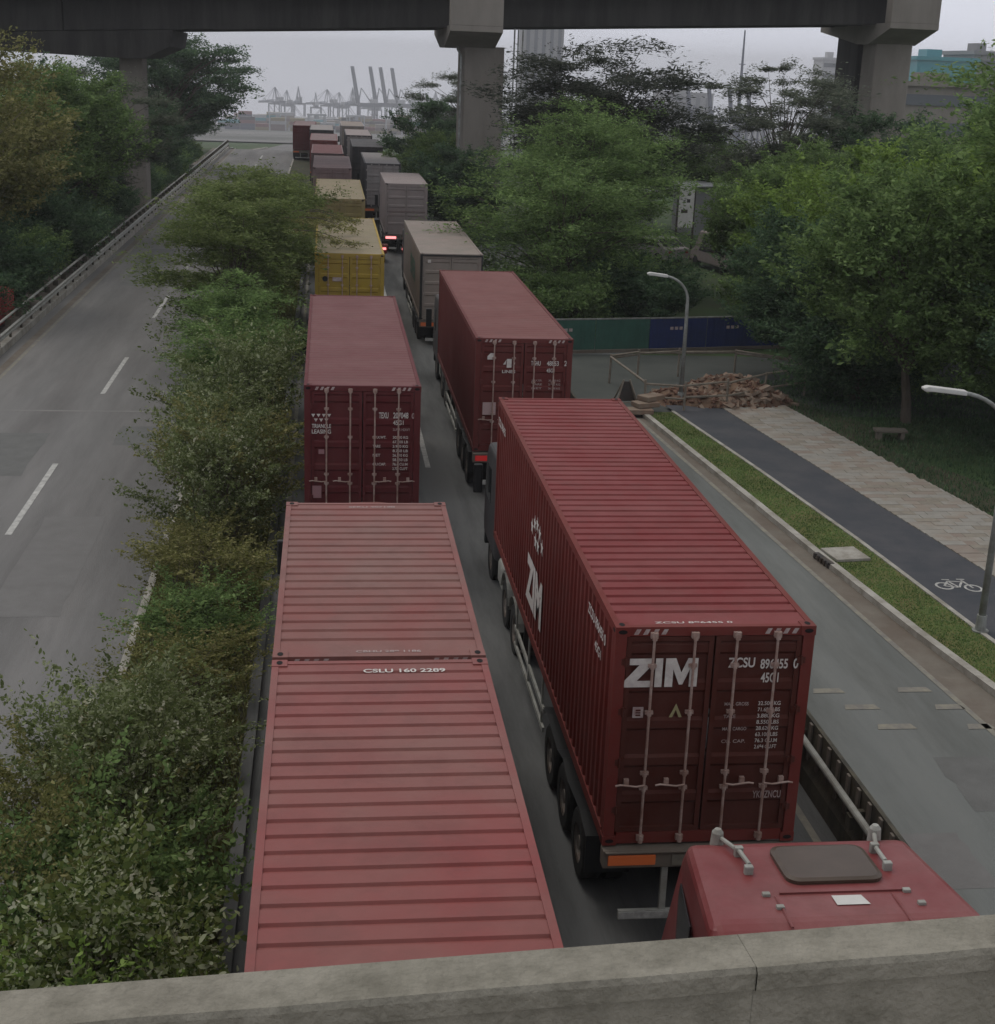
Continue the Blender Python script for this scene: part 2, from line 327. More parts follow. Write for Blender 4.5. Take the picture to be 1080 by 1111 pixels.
def patches():
    g = MB(); rnd = random.Random(8)
    for x0, x1, y0, y1, mi in ((-9.6, -7.9, 37, 41.5, 0), (-6.6, -5.2, 27, 33.5, 1), (-6.3, -4.2, 52, 60, 1), (-9.8, -8.4, 70, 84, 0), (-6.0, -4.6, 40.2, 42.4, 0), (9.9, 10.9, 18.6, 20.4, 0), (8.2, 9.6, 30, 34, 1), (8.4, 9.3, 16.5, 18, 1), (2.2, 3.0, 24, 29, 0)):
        n = 8; vs = []
        for j in range(n+1):
            y = y0+(y1-y0)*j/n; vs += [(x0+rnd.uniform(-.04, .04), y, .003), (x1+rnd.uniform(-.04, .04), y, .003)]
        g.add(vs, [(2*j, 2*j+1, 2*j+3, 2*j+2) for j in range(n)], mi)
    struct(g.build('road_patches', [mat('patch_dark_asphalt', (.115, .115, .11), .93, var=(.14, .14, .135), scale=2, bump=.3), mat('patch_worn_asphalt', (.165, .16, .155), .93, var=(.14, .135, .13), scale=2, bump=.3)]))
    for k, (x, y) in enumerate(((-9.0, 33.0), (9.3, 26.5))):
        g = MB(); g.tube((x, y, -.05), (x, y, .008), .33, n=24); tag(g.build('manhole_cover', M['gutter']), ('round manhole cover in the left carriageway beside the dashes', 'round manhole cover in the service road by the dark red container')[k], 'manhole cover', 'manhole covers')
patches()
def lines():
    g = MB()
    def ln(x0, x1, y0, y1, mi=0): g.add([(x0, y0, zg(y0)+.006), (x1, y0, zg(y0)+.006), (x1, y1, zg(y1)+.006), (x0, y1, zg(y1)+.006)], [(0, 1, 2, 3)], mi)
    y = -11.2
    for a, b in ((2.4, 8.4), (17.2, 23.2), (32.1, 38.2), (46.7, 52.7), (61.2, 67.2)): ln(-7.27, -7.12, a, b)
    for k in range(8): ln(-7.27, -7.12, 75.8+k*14.6, 81.8+k*14.6)
    for k in range(60): ln(-10.94, -10.82, -30+k*4, -26+k*4, 1)
    for k in range(60): ln(-.98, -.86, -30+k*4, -26+k*4, 1); ln(7.05, 7.17, -30+k*4, -26+k*4, 1)
    for k in range(14): ln(2.72, 2.86, -4+k*14, 2+k*14)
    g.add([(-10.7, 44.2, .005), (-3.7, 44.2, .005), (-3.7, 44.38, .005), (-10.7, 44.38, .005)], [(0, 1, 2, 3)], 2)
    struct(g.build('lane_markings', [M['line'], M['lineold'], mat('sealed_road_joint', (.21, .2, .19), .9, var=(.17, .165, .16), scale=.8)]))
    g = MB(); yy = -25.0
    while yy < 44:
        y2 = yy+1.5; g.add([(fe(yy)-.1, yy, .008), (fe(yy)+.02, yy, .008), (fe(y2)+.02, y2, .008), (fe(y2)-.1, y2, .008)], [(0, 1, 2, 3)]); yy = y2
    for x0, x1, y in ((8.75, 9.35, 22.95), (9.1, 9.75, 22.25), (9.4, 10.1, 21.45), (10.35, 11.0, 22.95), (10.75, 11.3, 22.2), (11.0, 11.5, 21.4)):
        g.add([(x0, y, .008), (x1, y, .008), (x1-.05, y+.2, .008), (x0+.06, y+.2, .008)], [(0, 1, 2, 3)])
    struct(g.build('service_road_markings', M['lineold']))
    g = MB()                                    # bicycle symbol
    def ring(cx, cy, r):
        n = 18; vs = []
        for i in range(n):
            t = 2*PI*i/n
            for rr in (r, r*.74): vs.append((cx+rr*math.cos(t), cy+rr*1.15*math.sin(t), .108))
        g.add(vs, [(2*i, 2*((i+1) % n), 2*((i+1) % n)+1, 2*i+1) for i in range(n)])
    ring(13.45, 28.2, .2); ring(14.05, 28.05, .2)
    for (a, b, c, d) in ((13.45, 28.2, 13.65, 28.5), (13.65, 28.5, 13.95, 28.45), (13.65, 28.5, 13.75, 28.1), (13.75, 28.1, 13.98, 28.5), (13.75, 28.1, 13.45, 28.2), (13.98, 28.55, 14.05, 28.05), (13.9, 28.62, 14.08, 28.6), (13.55, 28.6, 13.72, 28.58)):
        p = Vector((a, b, .109)); q = Vector((c, d, .109)); n_ = (q-p).cross(Vector((0, 0, 1))).normalized()*.025
        g.add([p-n_, q-n_, q+n_, p+n_], [(0, 1, 2, 3)])
    struct(g.build('bicycle_symbol', M['line']))
lines()

# ------------------------------------------------------------------ the overpass the camera stands on
def near_overpass():
    t = thing('overpass', 'weathered concrete overpass parapet and deck at the bottom of the photo', 'overpass', (0, 0, 0), math.radians(3.97))
    zt = 8.9; yf = 2.445
    x = -26.0; rnd = random.Random(2)
    xs = [-26, -19.4, -12.8, -6.2, 1.02, 6.8, 13.4, 20, 26]
    for a, b in zip(xs, xs[1:]):
        g = MB(); n = int((b-a-.01)/.12)
        for i in range(n):       # slightly uneven, chipped coping
            x0 = a+.0004+(b-a-.0008)*i/n; x1 = a+.0004+(b-a-.0008)*(i+1)/n
            j0 = random.Random(int(x0*977)).random()*.004; j1 = random.Random(int(x1*977)).random()*.004
            if i == 0: j0 = 0
            g.add([(x0, yf-.128+j0, zt-.012), (x1, yf-.128+j1, zt-.012), (x1, yf-.121+j1, zt), (x0, yf-.121+j0, zt), (x1, yf-.005, zt), (x0, yf-.005, zt), (x1, yf, zt-.01), (x0, yf, zt-.01),
                   (x0, yf-.128+j0, zt-.05), (x1, yf-.128+j1, zt-.05), (x0, yf-.115, zt-.056), (x1, yf-.115, zt-.056), (x0, yf-.115, 8.1), (x1, yf-.115, 8.1), (x0, yf, 8.1), (x1, yf, 8.1)],
                  [(0, 1, 3, 2)[:0] or (0, 1, 2, 3), (3, 2, 4, 5), (5, 4, 6, 7), (8, 9, 1, 0), (10, 11, 9, 8), (12, 13, 11, 10), (7, 6, 15, 14)])
        g.build('parapet', M['parapet'], t)
    MB().box(-26, 26, -10.2, yf+.02, 7.2, 8.1).build('deck', M['concrete'], t)
    MB().box(-26, 26, -10.0, -9.7, 8.1, 8.9).build('parapet', M['parapet'], t)
    for x in (-13.5, 20.5): MB().box(x-.8, x+.8, -6, -2, 0, 7.2).build('pier', M['pierconc'], t, bevel=.05)
near_overpass()

# ------------------------------------------------------------------ far overpass
def far_overpass():
    t = thing('viaduct', 'dark concrete viaduct on tall piers crossing over the queue of trucks', 'viaduct')
    sl_ = .046; b0 = 12.55
    def zz(x): return b0+sl_*x
    def beam(x0, x1, y0, y1, dz0, dz1, name, m):
        g = MB(); vs = [(x, y, zz(x)+d) for d in (dz0, dz1) for y in (y0, y1) for x in (x0, x1)]
        g.add(vs, [(0, 2, 3, 1), (4, 5, 7, 6), (0, 1, 5, 4), (1, 3, 7, 5), (3, 2, 6, 7), (2, 0, 4, 6)]); g.build(name, m, t)
    edges = [-75, -16.5, 9.1, 40.0]
    for a, b in zip(edges, edges[1:]):
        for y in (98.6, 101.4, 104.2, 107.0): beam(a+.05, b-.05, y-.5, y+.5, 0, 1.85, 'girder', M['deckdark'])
    beam(-75, 40, 97.2, 109, 1.85, 2.15, 'deck_slab', M['pierconc'])
    beam(-75, 40, 97.2, 97.5, 2.15, 3.2, 'parapet', M['pierconc']); beam(-75, 40, 108.7, 109, 2.15, 3.2, 'parapet', M['pierconc'])
    def pier(xc, w2, xcap0, xcap1, y0, y1, ys0, ys1, top):
        z = zz(xc)
        MB().box(xc-w2, xc+w2, y0, y1, 0, z-1.2).build('pier_column', M['pierconc'], t, bevel=.12)
        g = MB(); vs = []
        prof = [(ys0, 0), (ys1, 0), (ys1, -.35), (y1-.2, -1.3), (y0+.2, -1.3), (ys0, -.35)]
        g.prism([(y, z+dz-.02) for y, dz in prof], 'x', xcap0, xcap1); g.build('pier_cap', M['pierconc'], t)
        MB().box(xcap0, xcap1, ys0, ys0+1.1, z-.02, z+top).build('cap_upstand', M['pierconc'], t, bevel=.03)
    pier(10.4, 1.35, 7.75, 11.1, 99.5, 104, 95.2, 109.5, 1.6)
    pier(38.4, 1.3, 36.6, 39.9, 99.0, 101.6, 95.5, 109.5, 1.9)
    MB().box(37.0, 39.6, 102.2, 106.6, 0, zz(38)-.4).build('pier_column', M['deckdark'], t, bevel=.1)  # added rear column; its dark colour paints the pier's shaded left side
    # left pier: cross-head spreading over the left footway
    zl = zz(-13)
    MB().box(-13.4, -11.9, 100, 102.4, 0, zl-1.6).build('pier_column', M['pierconc'], t, bevel=.1)
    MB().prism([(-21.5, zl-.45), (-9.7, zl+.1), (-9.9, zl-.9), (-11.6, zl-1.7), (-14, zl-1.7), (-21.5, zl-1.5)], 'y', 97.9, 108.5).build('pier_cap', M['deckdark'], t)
    for x in (12.2, 12.45, 12.75): MB().tube((x, 98, 4), (x, 98, 13.0), .055).build('drain_pipe', M['steel'], t)
    MB().path([(8.55, 99.3, 12.6), (8.6, 99.3, 11.6), (8.85, 99.4, 11.2), (8.85, 99.4, 0)], .07).build('drain_pipe', M['steel'], t)
far_overpass()

# ------------------------------------------------------------------ shipping containers
CW = 2.438
def corr(g, axis, a0, a1, lo, hi, base, depth, period, sgn, mi=0, frac=.3):
    """corrugated sheet; runs along `a`, spans lo..hi, offset from base by depth"""
    n = max(1, int(round((a1-a0)/period))); p = (a1-a0)/n; pts = []
    for i in range(n):
        s = a0+i*p
        pts += [(s, 0), (s+p*frac, 0), (s+p*(frac+.08), 1), (s+p*.92, 1)]
    pts.append((a1, 0)); vs = []
    for a, d in pts:
        o = base-sgn*d*depth
        if axis == 'side': vs += [(o, a, lo), (o, a, hi)]
        elif axis == 'roof': vs += [(lo, a, o), (hi, a, o)]
        elif axis == 'front': vs += [(a, o, lo), (a, o, hi)]
    g.add(vs, [(2*i, 2*i+2, 2*i+3, 2*i+1) for i in range(len(pts)-1)], mi)
def container(label, loc, L, H, m, rib=.29, ribd=.022, door=True, doormat=None, roofm=None, near=True, rz=0, group='shipping containers in the truck queue', cat='shipping container', stripes=True, frac=.3, rods=4, sidem=None):
    t = thing('shipping_container', label, cat, loc, rz, group)
    roofm = roofm or m; doormat = doormat or m; sidem = sidem or m
    for sx in (0, 1):
        g = MB(); corr(g, 'side', .17, L-.17, .16, H-.12, (.012 if sx == 0 else CW-.012), .034, .275, (-1 if sx == 0 else 1), frac=.36); g.build('side_wall', sidem, t)
    g = MB(); corr(g, 'roof', .30, L-.30, .075, CW-.075, H-.012, ribd, rib, 1, frac=frac)
    g.add([(.07, .10, H-.014), (CW-.07, .10, H-.014), (CW-.07, .30, H-.012), (.07, .30, H-.012)], [(0, 1, 2, 3)])
    g.add([(.07, L-.30, H-.012), (CW-.07, L-.30, H-.012), (CW-.07, L-.1, H-.014), (.07, L-.1, H-.014)], [(0, 1, 2, 3)])
    g.build('roof', roofm, t)
    g = MB(); corr(g, 'front', .14, CW-.14, .16, H-.12, L-.015, .03, .25, 1); g.build('end_wall', m, t)
    g = MB()
    for x0, x1 in ((0, .075), (CW-.075, CW)):
        g.box(x0, x1, .17, L-.17, H-.12, H-.003); g.box(x0, x1, .17, L-.17, 0, .16)
    for y0, y1 in ((.02, .10), (L-.10, L-.02)): g.box(.17, CW-.17, y0, y1, H-.12, H-.005); g.box(.17, CW-.17, y0, y1, .01, .16)
    for x0, x1 in ((.004, .14), (CW-.14, CW-.004)):
        for y0, y1 in ((.004, .12), (L-.12, L-.004)): g.box(x0, x1, y0, y1, .12, H-.12)
    MBf = g.build('frame', m, t)
    if near:
        for x0 in (-.003, CW-.172):
            for y0 in (-.003, L-.172):
                for z0 in (-.002, H-.118):
                    g = MB(); g.box(x0, x0+.175, y0, y0+.175, z0, z0+.121)
                    xc, yc = x0+.0875, y0+.0875
                    def ell(cx, cy, cz, ax):
                        n = 12; vs = []
                        for i in range(n):
                            u, v = .035*math.cos(2*PI*i/n), .055*math.sin(2*PI*i/n)
                            vs.append((cx+u, cy+v, cz) if ax == 'z' else (cx+v, cy, cz+u*.8) if ax == 'y' else (cx, cy+v, cz+u*.8))
                        g.add(vs, [tuple(range(n))], 1)
                    if z0 > 1: ell(xc, yc, z0+.124, 'z')
                    ell(xc, y0-.003 if y0 < 1 else y0+.178, z0+.06, 'y'); ell(x0-.003 if x0 < 1 else x0+.178, yc, z0+.06, 'x')
                    g.build('corner_casting', [m, M['cast']], t)
    # doors
    d0, d1, zb, zt = .15, CW-.15, .17, H-.13
    mid = CW/2
    for k, (xa, xb) in enumerate(((d0, mid-.012), (mid+.012, d1))):
        g = MB(); yb = .045
        bands = [0.0, .20, .235, .355, .39, .56, .595, .72, .755, 1.0]; pts = []
        hh = zt-zb
        prof = []
        z = zb+.06; nb = 5; bh = (hh-.12)/nb
        g.box(xa, xa+.06, yb-.02, yb+.02, zb, zt); g.box(xb-.06, xb, yb-.02, yb+.02, zb, zt)
        g.box(xa+.06, xb-.06, yb-.02, yb+.02, zb, zb+.06); g.box(xa+.06, xb-.06, yb-.02, yb+.02, zt-.06, zt)
        vs = []; zz_ = []
        for i in range(nb):
            s = z+i*bh
            zz_ += [(s, .012), (s+bh*.62, .012), (s+bh*.70, -.016), (s+bh*.90, -.016), (s+bh*.98, .012)]
        zz_.append((zt-.06, .012))
        for zc, dy in zz_: vs += [(xa+.06, yb+dy+.008, zc), (xb-.06, yb+dy+.008, zc)]
        g.add(vs, [(2*i, 2*i+1, 2*i+3, 2*i+2) for i in range(len(zz_)-1)])
        d = g.build('door', doormat, t)
        MB().box(mid-.012 if k else xa-.03, mid-.001 if k else xa, .05, .06, zb, zt).build('gasket', M['gasket'], d)
        if rods:
            for fr_ in (.27, .74) if k == 0 else (.26, .73):
                xr = xa+(xb-xa)*fr_+(.03 if k == 0 else -.03)
                g = MB(); g.tube((xr, -.025, .06), (xr, -.025, H-.05), .017, n=8)
                for zc in (.10, H-.10): g.box(xr-.045, xr+.045, -.03, .03, zc-.035, zc+.035); g.tube((xr, -.04, zc-.05), (xr, -.04, zc+.05), .03)
                for zc in (.27, .34, .62, .83): g.box(xr-.05, xr+.05, -.02, .022, H*zc-.02, H*zc+.02); g.tube((xr, -.025, H*zc-.035), (xr, -.025, H*zc+.035), .027)
                lb = g.build('lock_rod', M['rod'] if near else doormat, d)
                hy = .29*H
                g = MB(); sg = -1 if k == 0 else 1
                g.path([(xr, -.045, hy), (xr+sg*.10, -.055, hy-.012), (xr+sg*.30, -.05, hy+.012), (xr+sg*.36, -.05, hy)], .013, n=6)
                g.box(xr+sg*.22-.03, xr+sg*.22+.03, -.03, .02, hy-.02, hy+.07)
                g.build('handle', M['rod'] if near else doormat, lb)
        for fr_ in (.12, .37, .63, .88):
            xh = d0-.01 if k == 0 else d1+.01; g = MB(); g.box(xh-.05, xh+.05, .0, .03, zb+hh*fr_-.04, zb+hh*fr_+.04); g.tube((xh, -.002, zb+hh*fr_-.06), (xh, -.002, zb+hh*fr_+.06), .016); g.build('hinge', doormat, d)
    if stripes:
        for x0 in (.22, CW-.62):
            g = MB()
            for i in range(4):
                xx = x0+i*.11; g.add([(xx, .016, H-.10), (xx+.055, .016, H-.10), (xx+.09, .016, H-.03), (xx+.035, .016, H-.03)], [(0, 1, 2, 3)])
            g.build('warning_stripes', M['letterdim'], t)
    return t
P = {}
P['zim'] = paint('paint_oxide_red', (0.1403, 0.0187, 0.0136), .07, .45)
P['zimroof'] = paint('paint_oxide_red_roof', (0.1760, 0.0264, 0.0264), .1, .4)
P['zimdoor_shaded'] = paint('paint_oxide_door_shaded', (0.0680, 0.0136, 0.0076), .05, .5)  # door red darkened: overpass shading is put into the colour
P['coral'] = mat('paint_faded_red', (0.2100, 0.0588, 0.0504), .6, var=(.20, .105, .088), scale=.45, detail=3, stain=(.12, .055, .045), sscale=1.6, samt=.55, bump=.2, bscale=9, rlo=.46, rhi=.72)
P['coral2'] = mat('paint_faded_red_warm', (0.2268, 0.0403, 0.0386), .55, var=(.21, .088, .074), scale=.4, detail=3, stain=(.13, .045, .038), sscale=1.3, samt=.55, bump=.2, bscale=9, rlo=.46, rhi=.72)
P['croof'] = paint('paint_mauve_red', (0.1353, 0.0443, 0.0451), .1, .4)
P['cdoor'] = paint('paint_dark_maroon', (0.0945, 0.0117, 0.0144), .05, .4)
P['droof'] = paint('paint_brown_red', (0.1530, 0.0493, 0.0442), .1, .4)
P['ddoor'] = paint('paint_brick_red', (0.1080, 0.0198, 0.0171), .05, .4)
P['yellow'] = paint('paint_yellow', (0.34, 0.235, 0.03), .1, .35)
P['ytop'] = paint('paint_yellow_roof', (0.2295, 0.1997, 0.1190), .2, .3)
P['olive'] = paint('paint_olive_yellow', (0.2210, 0.1827, 0.0638), .2, .3)
P['white'] = paint('paint_offwhite', (0.2295, 0.2040, 0.1742), .25, .25)
P['pinkgrey'] = paint('paint_pink_grey', (.27, .235, .225), .2, .2)
P['dark'] = paint('paint_dark_grey', (.045, .05, .052), .1, .2)
P['greyroof'] = paint('paint_grey_roof', (.26, .25, .24), .2, .3)
P['mauve'] = paint('paint_dusty_mauve', (.17, .12, .118), .2, .3)
P['deepred'] = paint('paint_deep_red', (.16, .035, .032), .2, .3)
H40, H20, L40, L20 = 2.896, 2.591, 12.192, 6.058

# ---- trailer and tractor
def wheel(parent, x, y, z, r=.5, wd=.28, side=1, name='wheel'):
    t = bpy.data.objects.new(name, None); col.objects.link(t); t.parent = parent; t.location = (x, y, z); t.empty_display_size = .1
    me = WH.get(('t', wd))
    if me is None:
        g = MB(); n = 28
        prof = [(r*.56, -wd/2), (r*.9, -wd/2), (r*.985, -wd/2+.03), (r, -wd/4), (r*.975, -.02), (r*.975, .02), (r, wd/4), (r*.985, wd/2-.03), (r*.9, wd/2), (r*.56, wd/2)]
        vs = [(dx, rr*math.cos(2*PI*i/n), rr*math.sin(2*PI*i/n)) for i in range(n) for rr, dx in prof]; k = len(prof)
        fs = [(i*k+j, i*k+j+1, ((i+1) % n)*k+j+1, ((i+1) % n)*k+j) for i in range(n) for j in range(k-1)]
        g.add(vs, fs); WH[('t', wd)] = me = g.mesh('tyre', M['rubber'])
        g = MB(); prof = [(r*.57, -wd/2+.01), (r*.5, -wd/2+.03), (r*.48, -.02), (r*.22, .0), (r*.2, -wd/2+.02), (.001, -wd/2+.02)]
        prof += [(.001, wd/2-.02), (r*.2, wd/2-.02), (r*.22, .03), (r*.48, .05), (r*.5, wd/2-.03), (r*.57, wd/2-.01)]
        k = len(prof); vs = [(dx, rr*math.cos(2*PI*i/n), rr*math.sin(2*PI*i/n)) for i in range(n) for rr, dx in prof]
        fs = [(i*k+j, i*k+j+1, ((i+1) % n)*k+j+1, ((i+1) % n)*k+j) for i in range(n) for j in range(k-1) if j != 5]
        g.add(vs, fs); WH[('r', wd)] = g.mesh('rim', M['rim'])
    link('tyre', WH[('t', wd)], t); link('rim', WH[('r', wd)], t); return t
WH = {}
def trailer(label, loc, Z=1.25, L=12.4, guard=True, lamp='orange', bits=True):
    """local: x 0..CW, y 0..L, z up to Z (deck)"""
    t = thing('container_trailer', label, 'trailer', loc, 0, 'trailers in the truck queue')
    c = CW/2; g = MB()
    for x in (c-.5, c+.5):
        g.box(x-.07, x+.07, .1, L, Z-.36, Z-.33); g.box(x-.012, x+.012, .1, L, Z-.33, Z-.06); g.box(x-.07, x+.07, .1, L, Z-.06, Z-.03)
    y = .2
    while y < L-.2: g.box(.05, CW-.05, y, y+.1, Z-.15, Z-.031) if False else g.box(.05, CW-.05, y, y+.1, Z-.028, Z-.006); y += 1.15
    g.build('chassis_frame', M['chassis'], t)
    # rear bumper beam with lamps
    b = MB(); b.box(0.0, CW, -.10, .08, Z-.26, Z-.02); b.box(0.02, CW-.02, -.14, -.10, Z-.045, Z-.022)
    bo = b.build('bumper', M['gutter'] if bits else M['chassis'], t, bevel=.008)
    for x0 in (.06, CW-.66):
        g = MB(); g.box(x0, x0+.6, -.125, -.10, Z-.215, Z-.075); lo = g.build('tail_lamp', M[lamp], bo, bevel=.01)
    MB().box(c-.35, c+.2, -.112, -.10, Z-.23, Z-.08).build('number_plate', mat('dull_plate_'+label[:6], (.2, .18, .14), .7, var=(.13, .12, .1), scale=9), bo)
    g = MB(); g.box(.25, CW-.25, -.06, .0, .42, .54); g.box(.25, .9, -.075, -.06, .44, .53, 1); g.box(CW-.9, CW-.25, -.075, -.06, .44, .53, 1)
    for x in (c-.45, c+.4): g.box(x, x+.08, -.04, .02, .54, Z-.26)
    g.build('underrun_bar', [M['railsteel'], M['line']], t)
    for yy in (1.7, 3.0, 4.3):
        MB().tube((.3, yy, .5), (CW-.3, yy, .5), .08).build('axle', M['chassis'], t)
        for sx, xw in ((-1, .16), (-1, .47), (1, CW-.16), (1, CW-.47)): wheel(t, xw, yy, .5)
    for x0 in (.0, CW-.6):
        g = MB(); vs = []
        n = 8
        for i in range(n+1):
            for xx in (x0, x0+.6): vs.append((xx, 1.05-.0+(i/n)*3.95, .98+.12*math.sin(PI*i/n*3)**2))
        g.add(vs, [(2*i, 2*i+1, 2*i+3, 2*i+2) for i in range(n)]); g.box(x0, x0+.6, 1.0, 1.02, .45, 1.0); g.build('mudguard', M['black'], t)
    for x in (.25, CW-.35):
        g = MB(); g.box(x, x+.12, 9.0, 9.12, .25, Z-.1); g.box(x-.08, x+.2, 8.93, 9.19, .2, .25); g.build('landing_leg', M['chassis'], t)
    if guard:
        for x in (.02, CW-.06):
            g = MB()
            g.box(x, x+.04, 5.1, 8.7, .50, .58); g.box(x, x+.04, 5.1, 8.7, .82, .90)
            for yy in (5.3, 6.9, 8.5): g.box(x+.005, x+.035, yy, yy+.05, .50, Z-.05)
            g.build('side_guard', M['railsteel'], t)
    return t
def cabmesh(m):
    g = MB()
    # body outline in (y,z): cab 2.2 long
    prof = [(0, .75), (2.15, .75), (2.25, 1.1), (2.22, 1.75), (2.02, 2.62), (1.72, 2.93), (.25, 3.0), (0, 2.85)]
    g.prism(prof, 'x', 0, 2.46)
    return g
def tractor(label, loc, cm, detail=False):
    """local: y=0 chassis rear, cab front at y=6.0"""
    t = thing('truck_tractor', label, 'truck tractor', loc, 0, 'tractors pulling the queued trailers')
    g = MB()
    for x in (.8, 1.5): g.box(x, x+.1, 0, 5.8, .62, .86)
    g.box(.6, 1.8, 1.0, 2.0, .9, 1.08); g.box(.8, 1.6, 0, .1, .5, .9)
    g.build('chassis_frame', M['chassis'], t)
    for yy in (.75, 2.1):
        for xw in (.16, .47, CW-.16, CW-.47): wheel(t, xw, yy, .5)
    for xw in (.18, CW-.18): wheel(t, xw, 4.9, .5)
    for x0 in (0, CW-.62):
        for yc in (.75, 2.1):
            g = MB(); n = 10; vs = []
            for i in range(n+1):
                a = PI*(.08+.84*i/n)
                for xx in (x0, x0+.62): vs.append((xx, yc-.6*math.cos(a), .52+.6*math.sin(a)))
            g.add(vs, [(2*i, 2*i+1, 2*i+3, 2*i+2) for i in range(n)]); g.build('mudguard', M['railsteel'], t)
    for x0 in (.05, CW-.6): MB().box(x0, x0+.55, 2.85, 3.65, .42, .95).build('fuel_tank', M['railsteel'], t, bevel=.08)
    gb = cabmesh(cm); cab = gb.build('cab', cm, t, bevel=.11, segs=3, smooth=False); cab.location = (-.01, 3.8, 0)
    g = MB(); g.add([(.2, 2.232, 1.78), (2.26, 2.232, 1.78), (2.16, 2.06, 2.52), (.3, 2.06, 2.52)], [(0, 1, 2, 3)]); 
    gl = MB(); gl.prism([(2.235, 1.75), (2.255, 1.75), (2.055, 2.6), (2.035, 2.6)], 'x', .22, 2.24); gl.build('windscreen', M['glass'], cab)
    for x0, x1 in ((-.012, .0), (2.46, 2.472)):
        MB().prism([(1.0, 1.75), (1.95, 1.75), (1.8, 2.45), (1.0, 2.5)], 'x', x0, x1).build('side_window', M['glass'], cab)
    MB().box(.05, 2.41, 2.27, 2.42, .42, .95).build('front_bumper', M['black'], cab, bevel=.03)
    for x in (() if detail else (-.28, 2.52)): MB().box(x, x+.2, 1.95, 2.05, 1.7, 2.35).build('mirror', M['black'], cab, bevel=.03)
    for x in (.3, 1.9): MB().box(x, x+.3, 2.42, 2.45, .6, .75).build('headlight', M['white'], cab)
    MB().box(.3, 2.16, -.02, -.0, 1.0, 2.6).build('rear_panel', M['black'], cab)
    return t, cab

T = lambda *a, **k: trailer(*a, **k)
# -- right lane, nearest: the dark red forty-foot box
z1 = container('nearest dark red ribbed forty foot container with big white letters on its doors', (3.40, 15.46, 1.447), L40, H40, P['zim'], rib=.275, ribd=.029, doormat=P['zimdoor_shaded'], roofm=P['zimroof'], frac=.66)
LT = M['letter']; LD = M['letterdim']
def zlogo(parent):
    g = MB(); y = .019; x0, z0, w_, h_ = .15, 2.12, .88, .37
    def pl(pts, mi=0): g.prism([(x0+u*w_, z0+v*h_) for u, v in pts], 'y', y-.004, y, mi)
    pl([(0, 1), (.375, 1), (.375, .80), (.16, .22), (.375, .22), (.375, 0), (-.02, 0), (-.02, .2), (.19, .78), (0, .78)])
    pl([(.41, 0), (.51, 0), (.51, 1), (.41, 1)])
    pl([(.55, 0), (.55, 1), (.69, 1), (.775, .5), (.86, 1), (1.0, 1), (1.0, 0), (.89, 0), (.89, .62), (.80, .08), (.75, .08), (.66, .62), (.66, 0)])
    g.build('logo_lettering', LT, parent)
zlogo(z1)
put_text(z1, 'ZCSU', 1.40, .018, 2.36, .33, .13, 'rear', LT, .02); put_text(z1, '896455', 1.80, .018, 2.34, .34, .13, 'rear', LT, .02); put_text(z1, '0', 2.21, .018, 2.34, .06, .13, 'rear', LT, .02)
put_text(z1, '45G1', 1.82, .018, 2.16, .22, .13, 'rear', LT, .02)
zz0 = 1.96
for i, (a, b) in enumerate((('MAX. GROSS', '32.500 KG'), ('', '71.650 LBS'), ('TARE', '3.880 KG'), ('', '8.550 LBS'), ('MAX. CARGO', '28.620 KG'), ('', '63.100 LBS'), ('CU. CAP.', '76.3 CU.M'), ('', '2.694 CU.FT'))):
    zc = 1.86-i*.083
    if a: put_text(z1, a, 1.40, .018, zc, .30 if len(a) > 5 else .15, .045, 'rear', LD, .01)
    put_text(z1, b, 1.82, .018, zc, .28, .052, 'rear', LT, .01)
put_text(z1, 'YKKZNCU', 1.86, .018, .60, .36, .10, 'rear', LD, .01)
g = MB(); g.box(.27, .40, .012, .018, 1.72, 1.86); g.build('label_plate', LD, z1)
g = MB(); g.box(.305, .365, .006, .0115, 1.745, 1.765); g.box(.305, .365, .006, .0115, 1.78, 1.795); g.box(.305, .365, .006, .0115, 1.81, 1.83); g.build('label_marks', P['zimdoor_shaded'], z1)
g = MB(); g.prism([(.72, 1.72), (.80, 1.90), (.88, 1.72), (.84, 1.72), (.80, 1.82), (.76, 1.72)], 'y', .012, .018); g.build('triangle_label', mat('olive_label', (.30, .27, .14), .7), z1)
put_text(z1, 'ZCSU 896455 0', .50, .14, H40-.006, .95, .055, 'top', LT, .01)
# left side lettering, reading towards the doors
def side_logo(parent, y0, z0, s, body, hh):
    put_text(parent, body, -.004, y0, z0, s, hh, 'left', LT, .05, 'logo_lettering')
side_logo(z1, 7.35, .55, 1.75, 'ZIM', .80)
g = MB()
rs = random.Random(3)
for i, (dy, dz) in enumerate(((0, 0), (.28, .14), (.56, .2), (.84, .14), (1.12, 0), (.42, -.12), (.70, -.12))):
    cy, cz = 6.95-dy, 1.90+dz; pts = []
    for k in range(10):
        r = .14 if k % 2 == 0 else .06; a = PI/2+k*PI/5; pts.append((cy+r*math.cos(a), cz+r*math.sin(a)))
    g.prism(pts, 'x', -.006, -.002)
g.build('star_emblem', LT, z1)
put_text(z1, 'ZCSU 896455 0', -.004, 1.75, 2.42, 1.2, .15, 'left', LT, .02); put_text(z1, '45G1', -.004, 1.2, 2.14, .42, .13, 'left', LT, .02)
put_text(z1, 'ZCSU 896455', -.004, 12.0, 2.40, 1.1, .16, 'left', LT, .02)
T('container trailer with grey side guards beneath the nearest dark red container', (3.40, 15.46, 0), 1.44)
tractor('dark grey tractor mostly hidden ahead of the nearest dark red container', (3.50, 24.3, -.05), P['dark'])
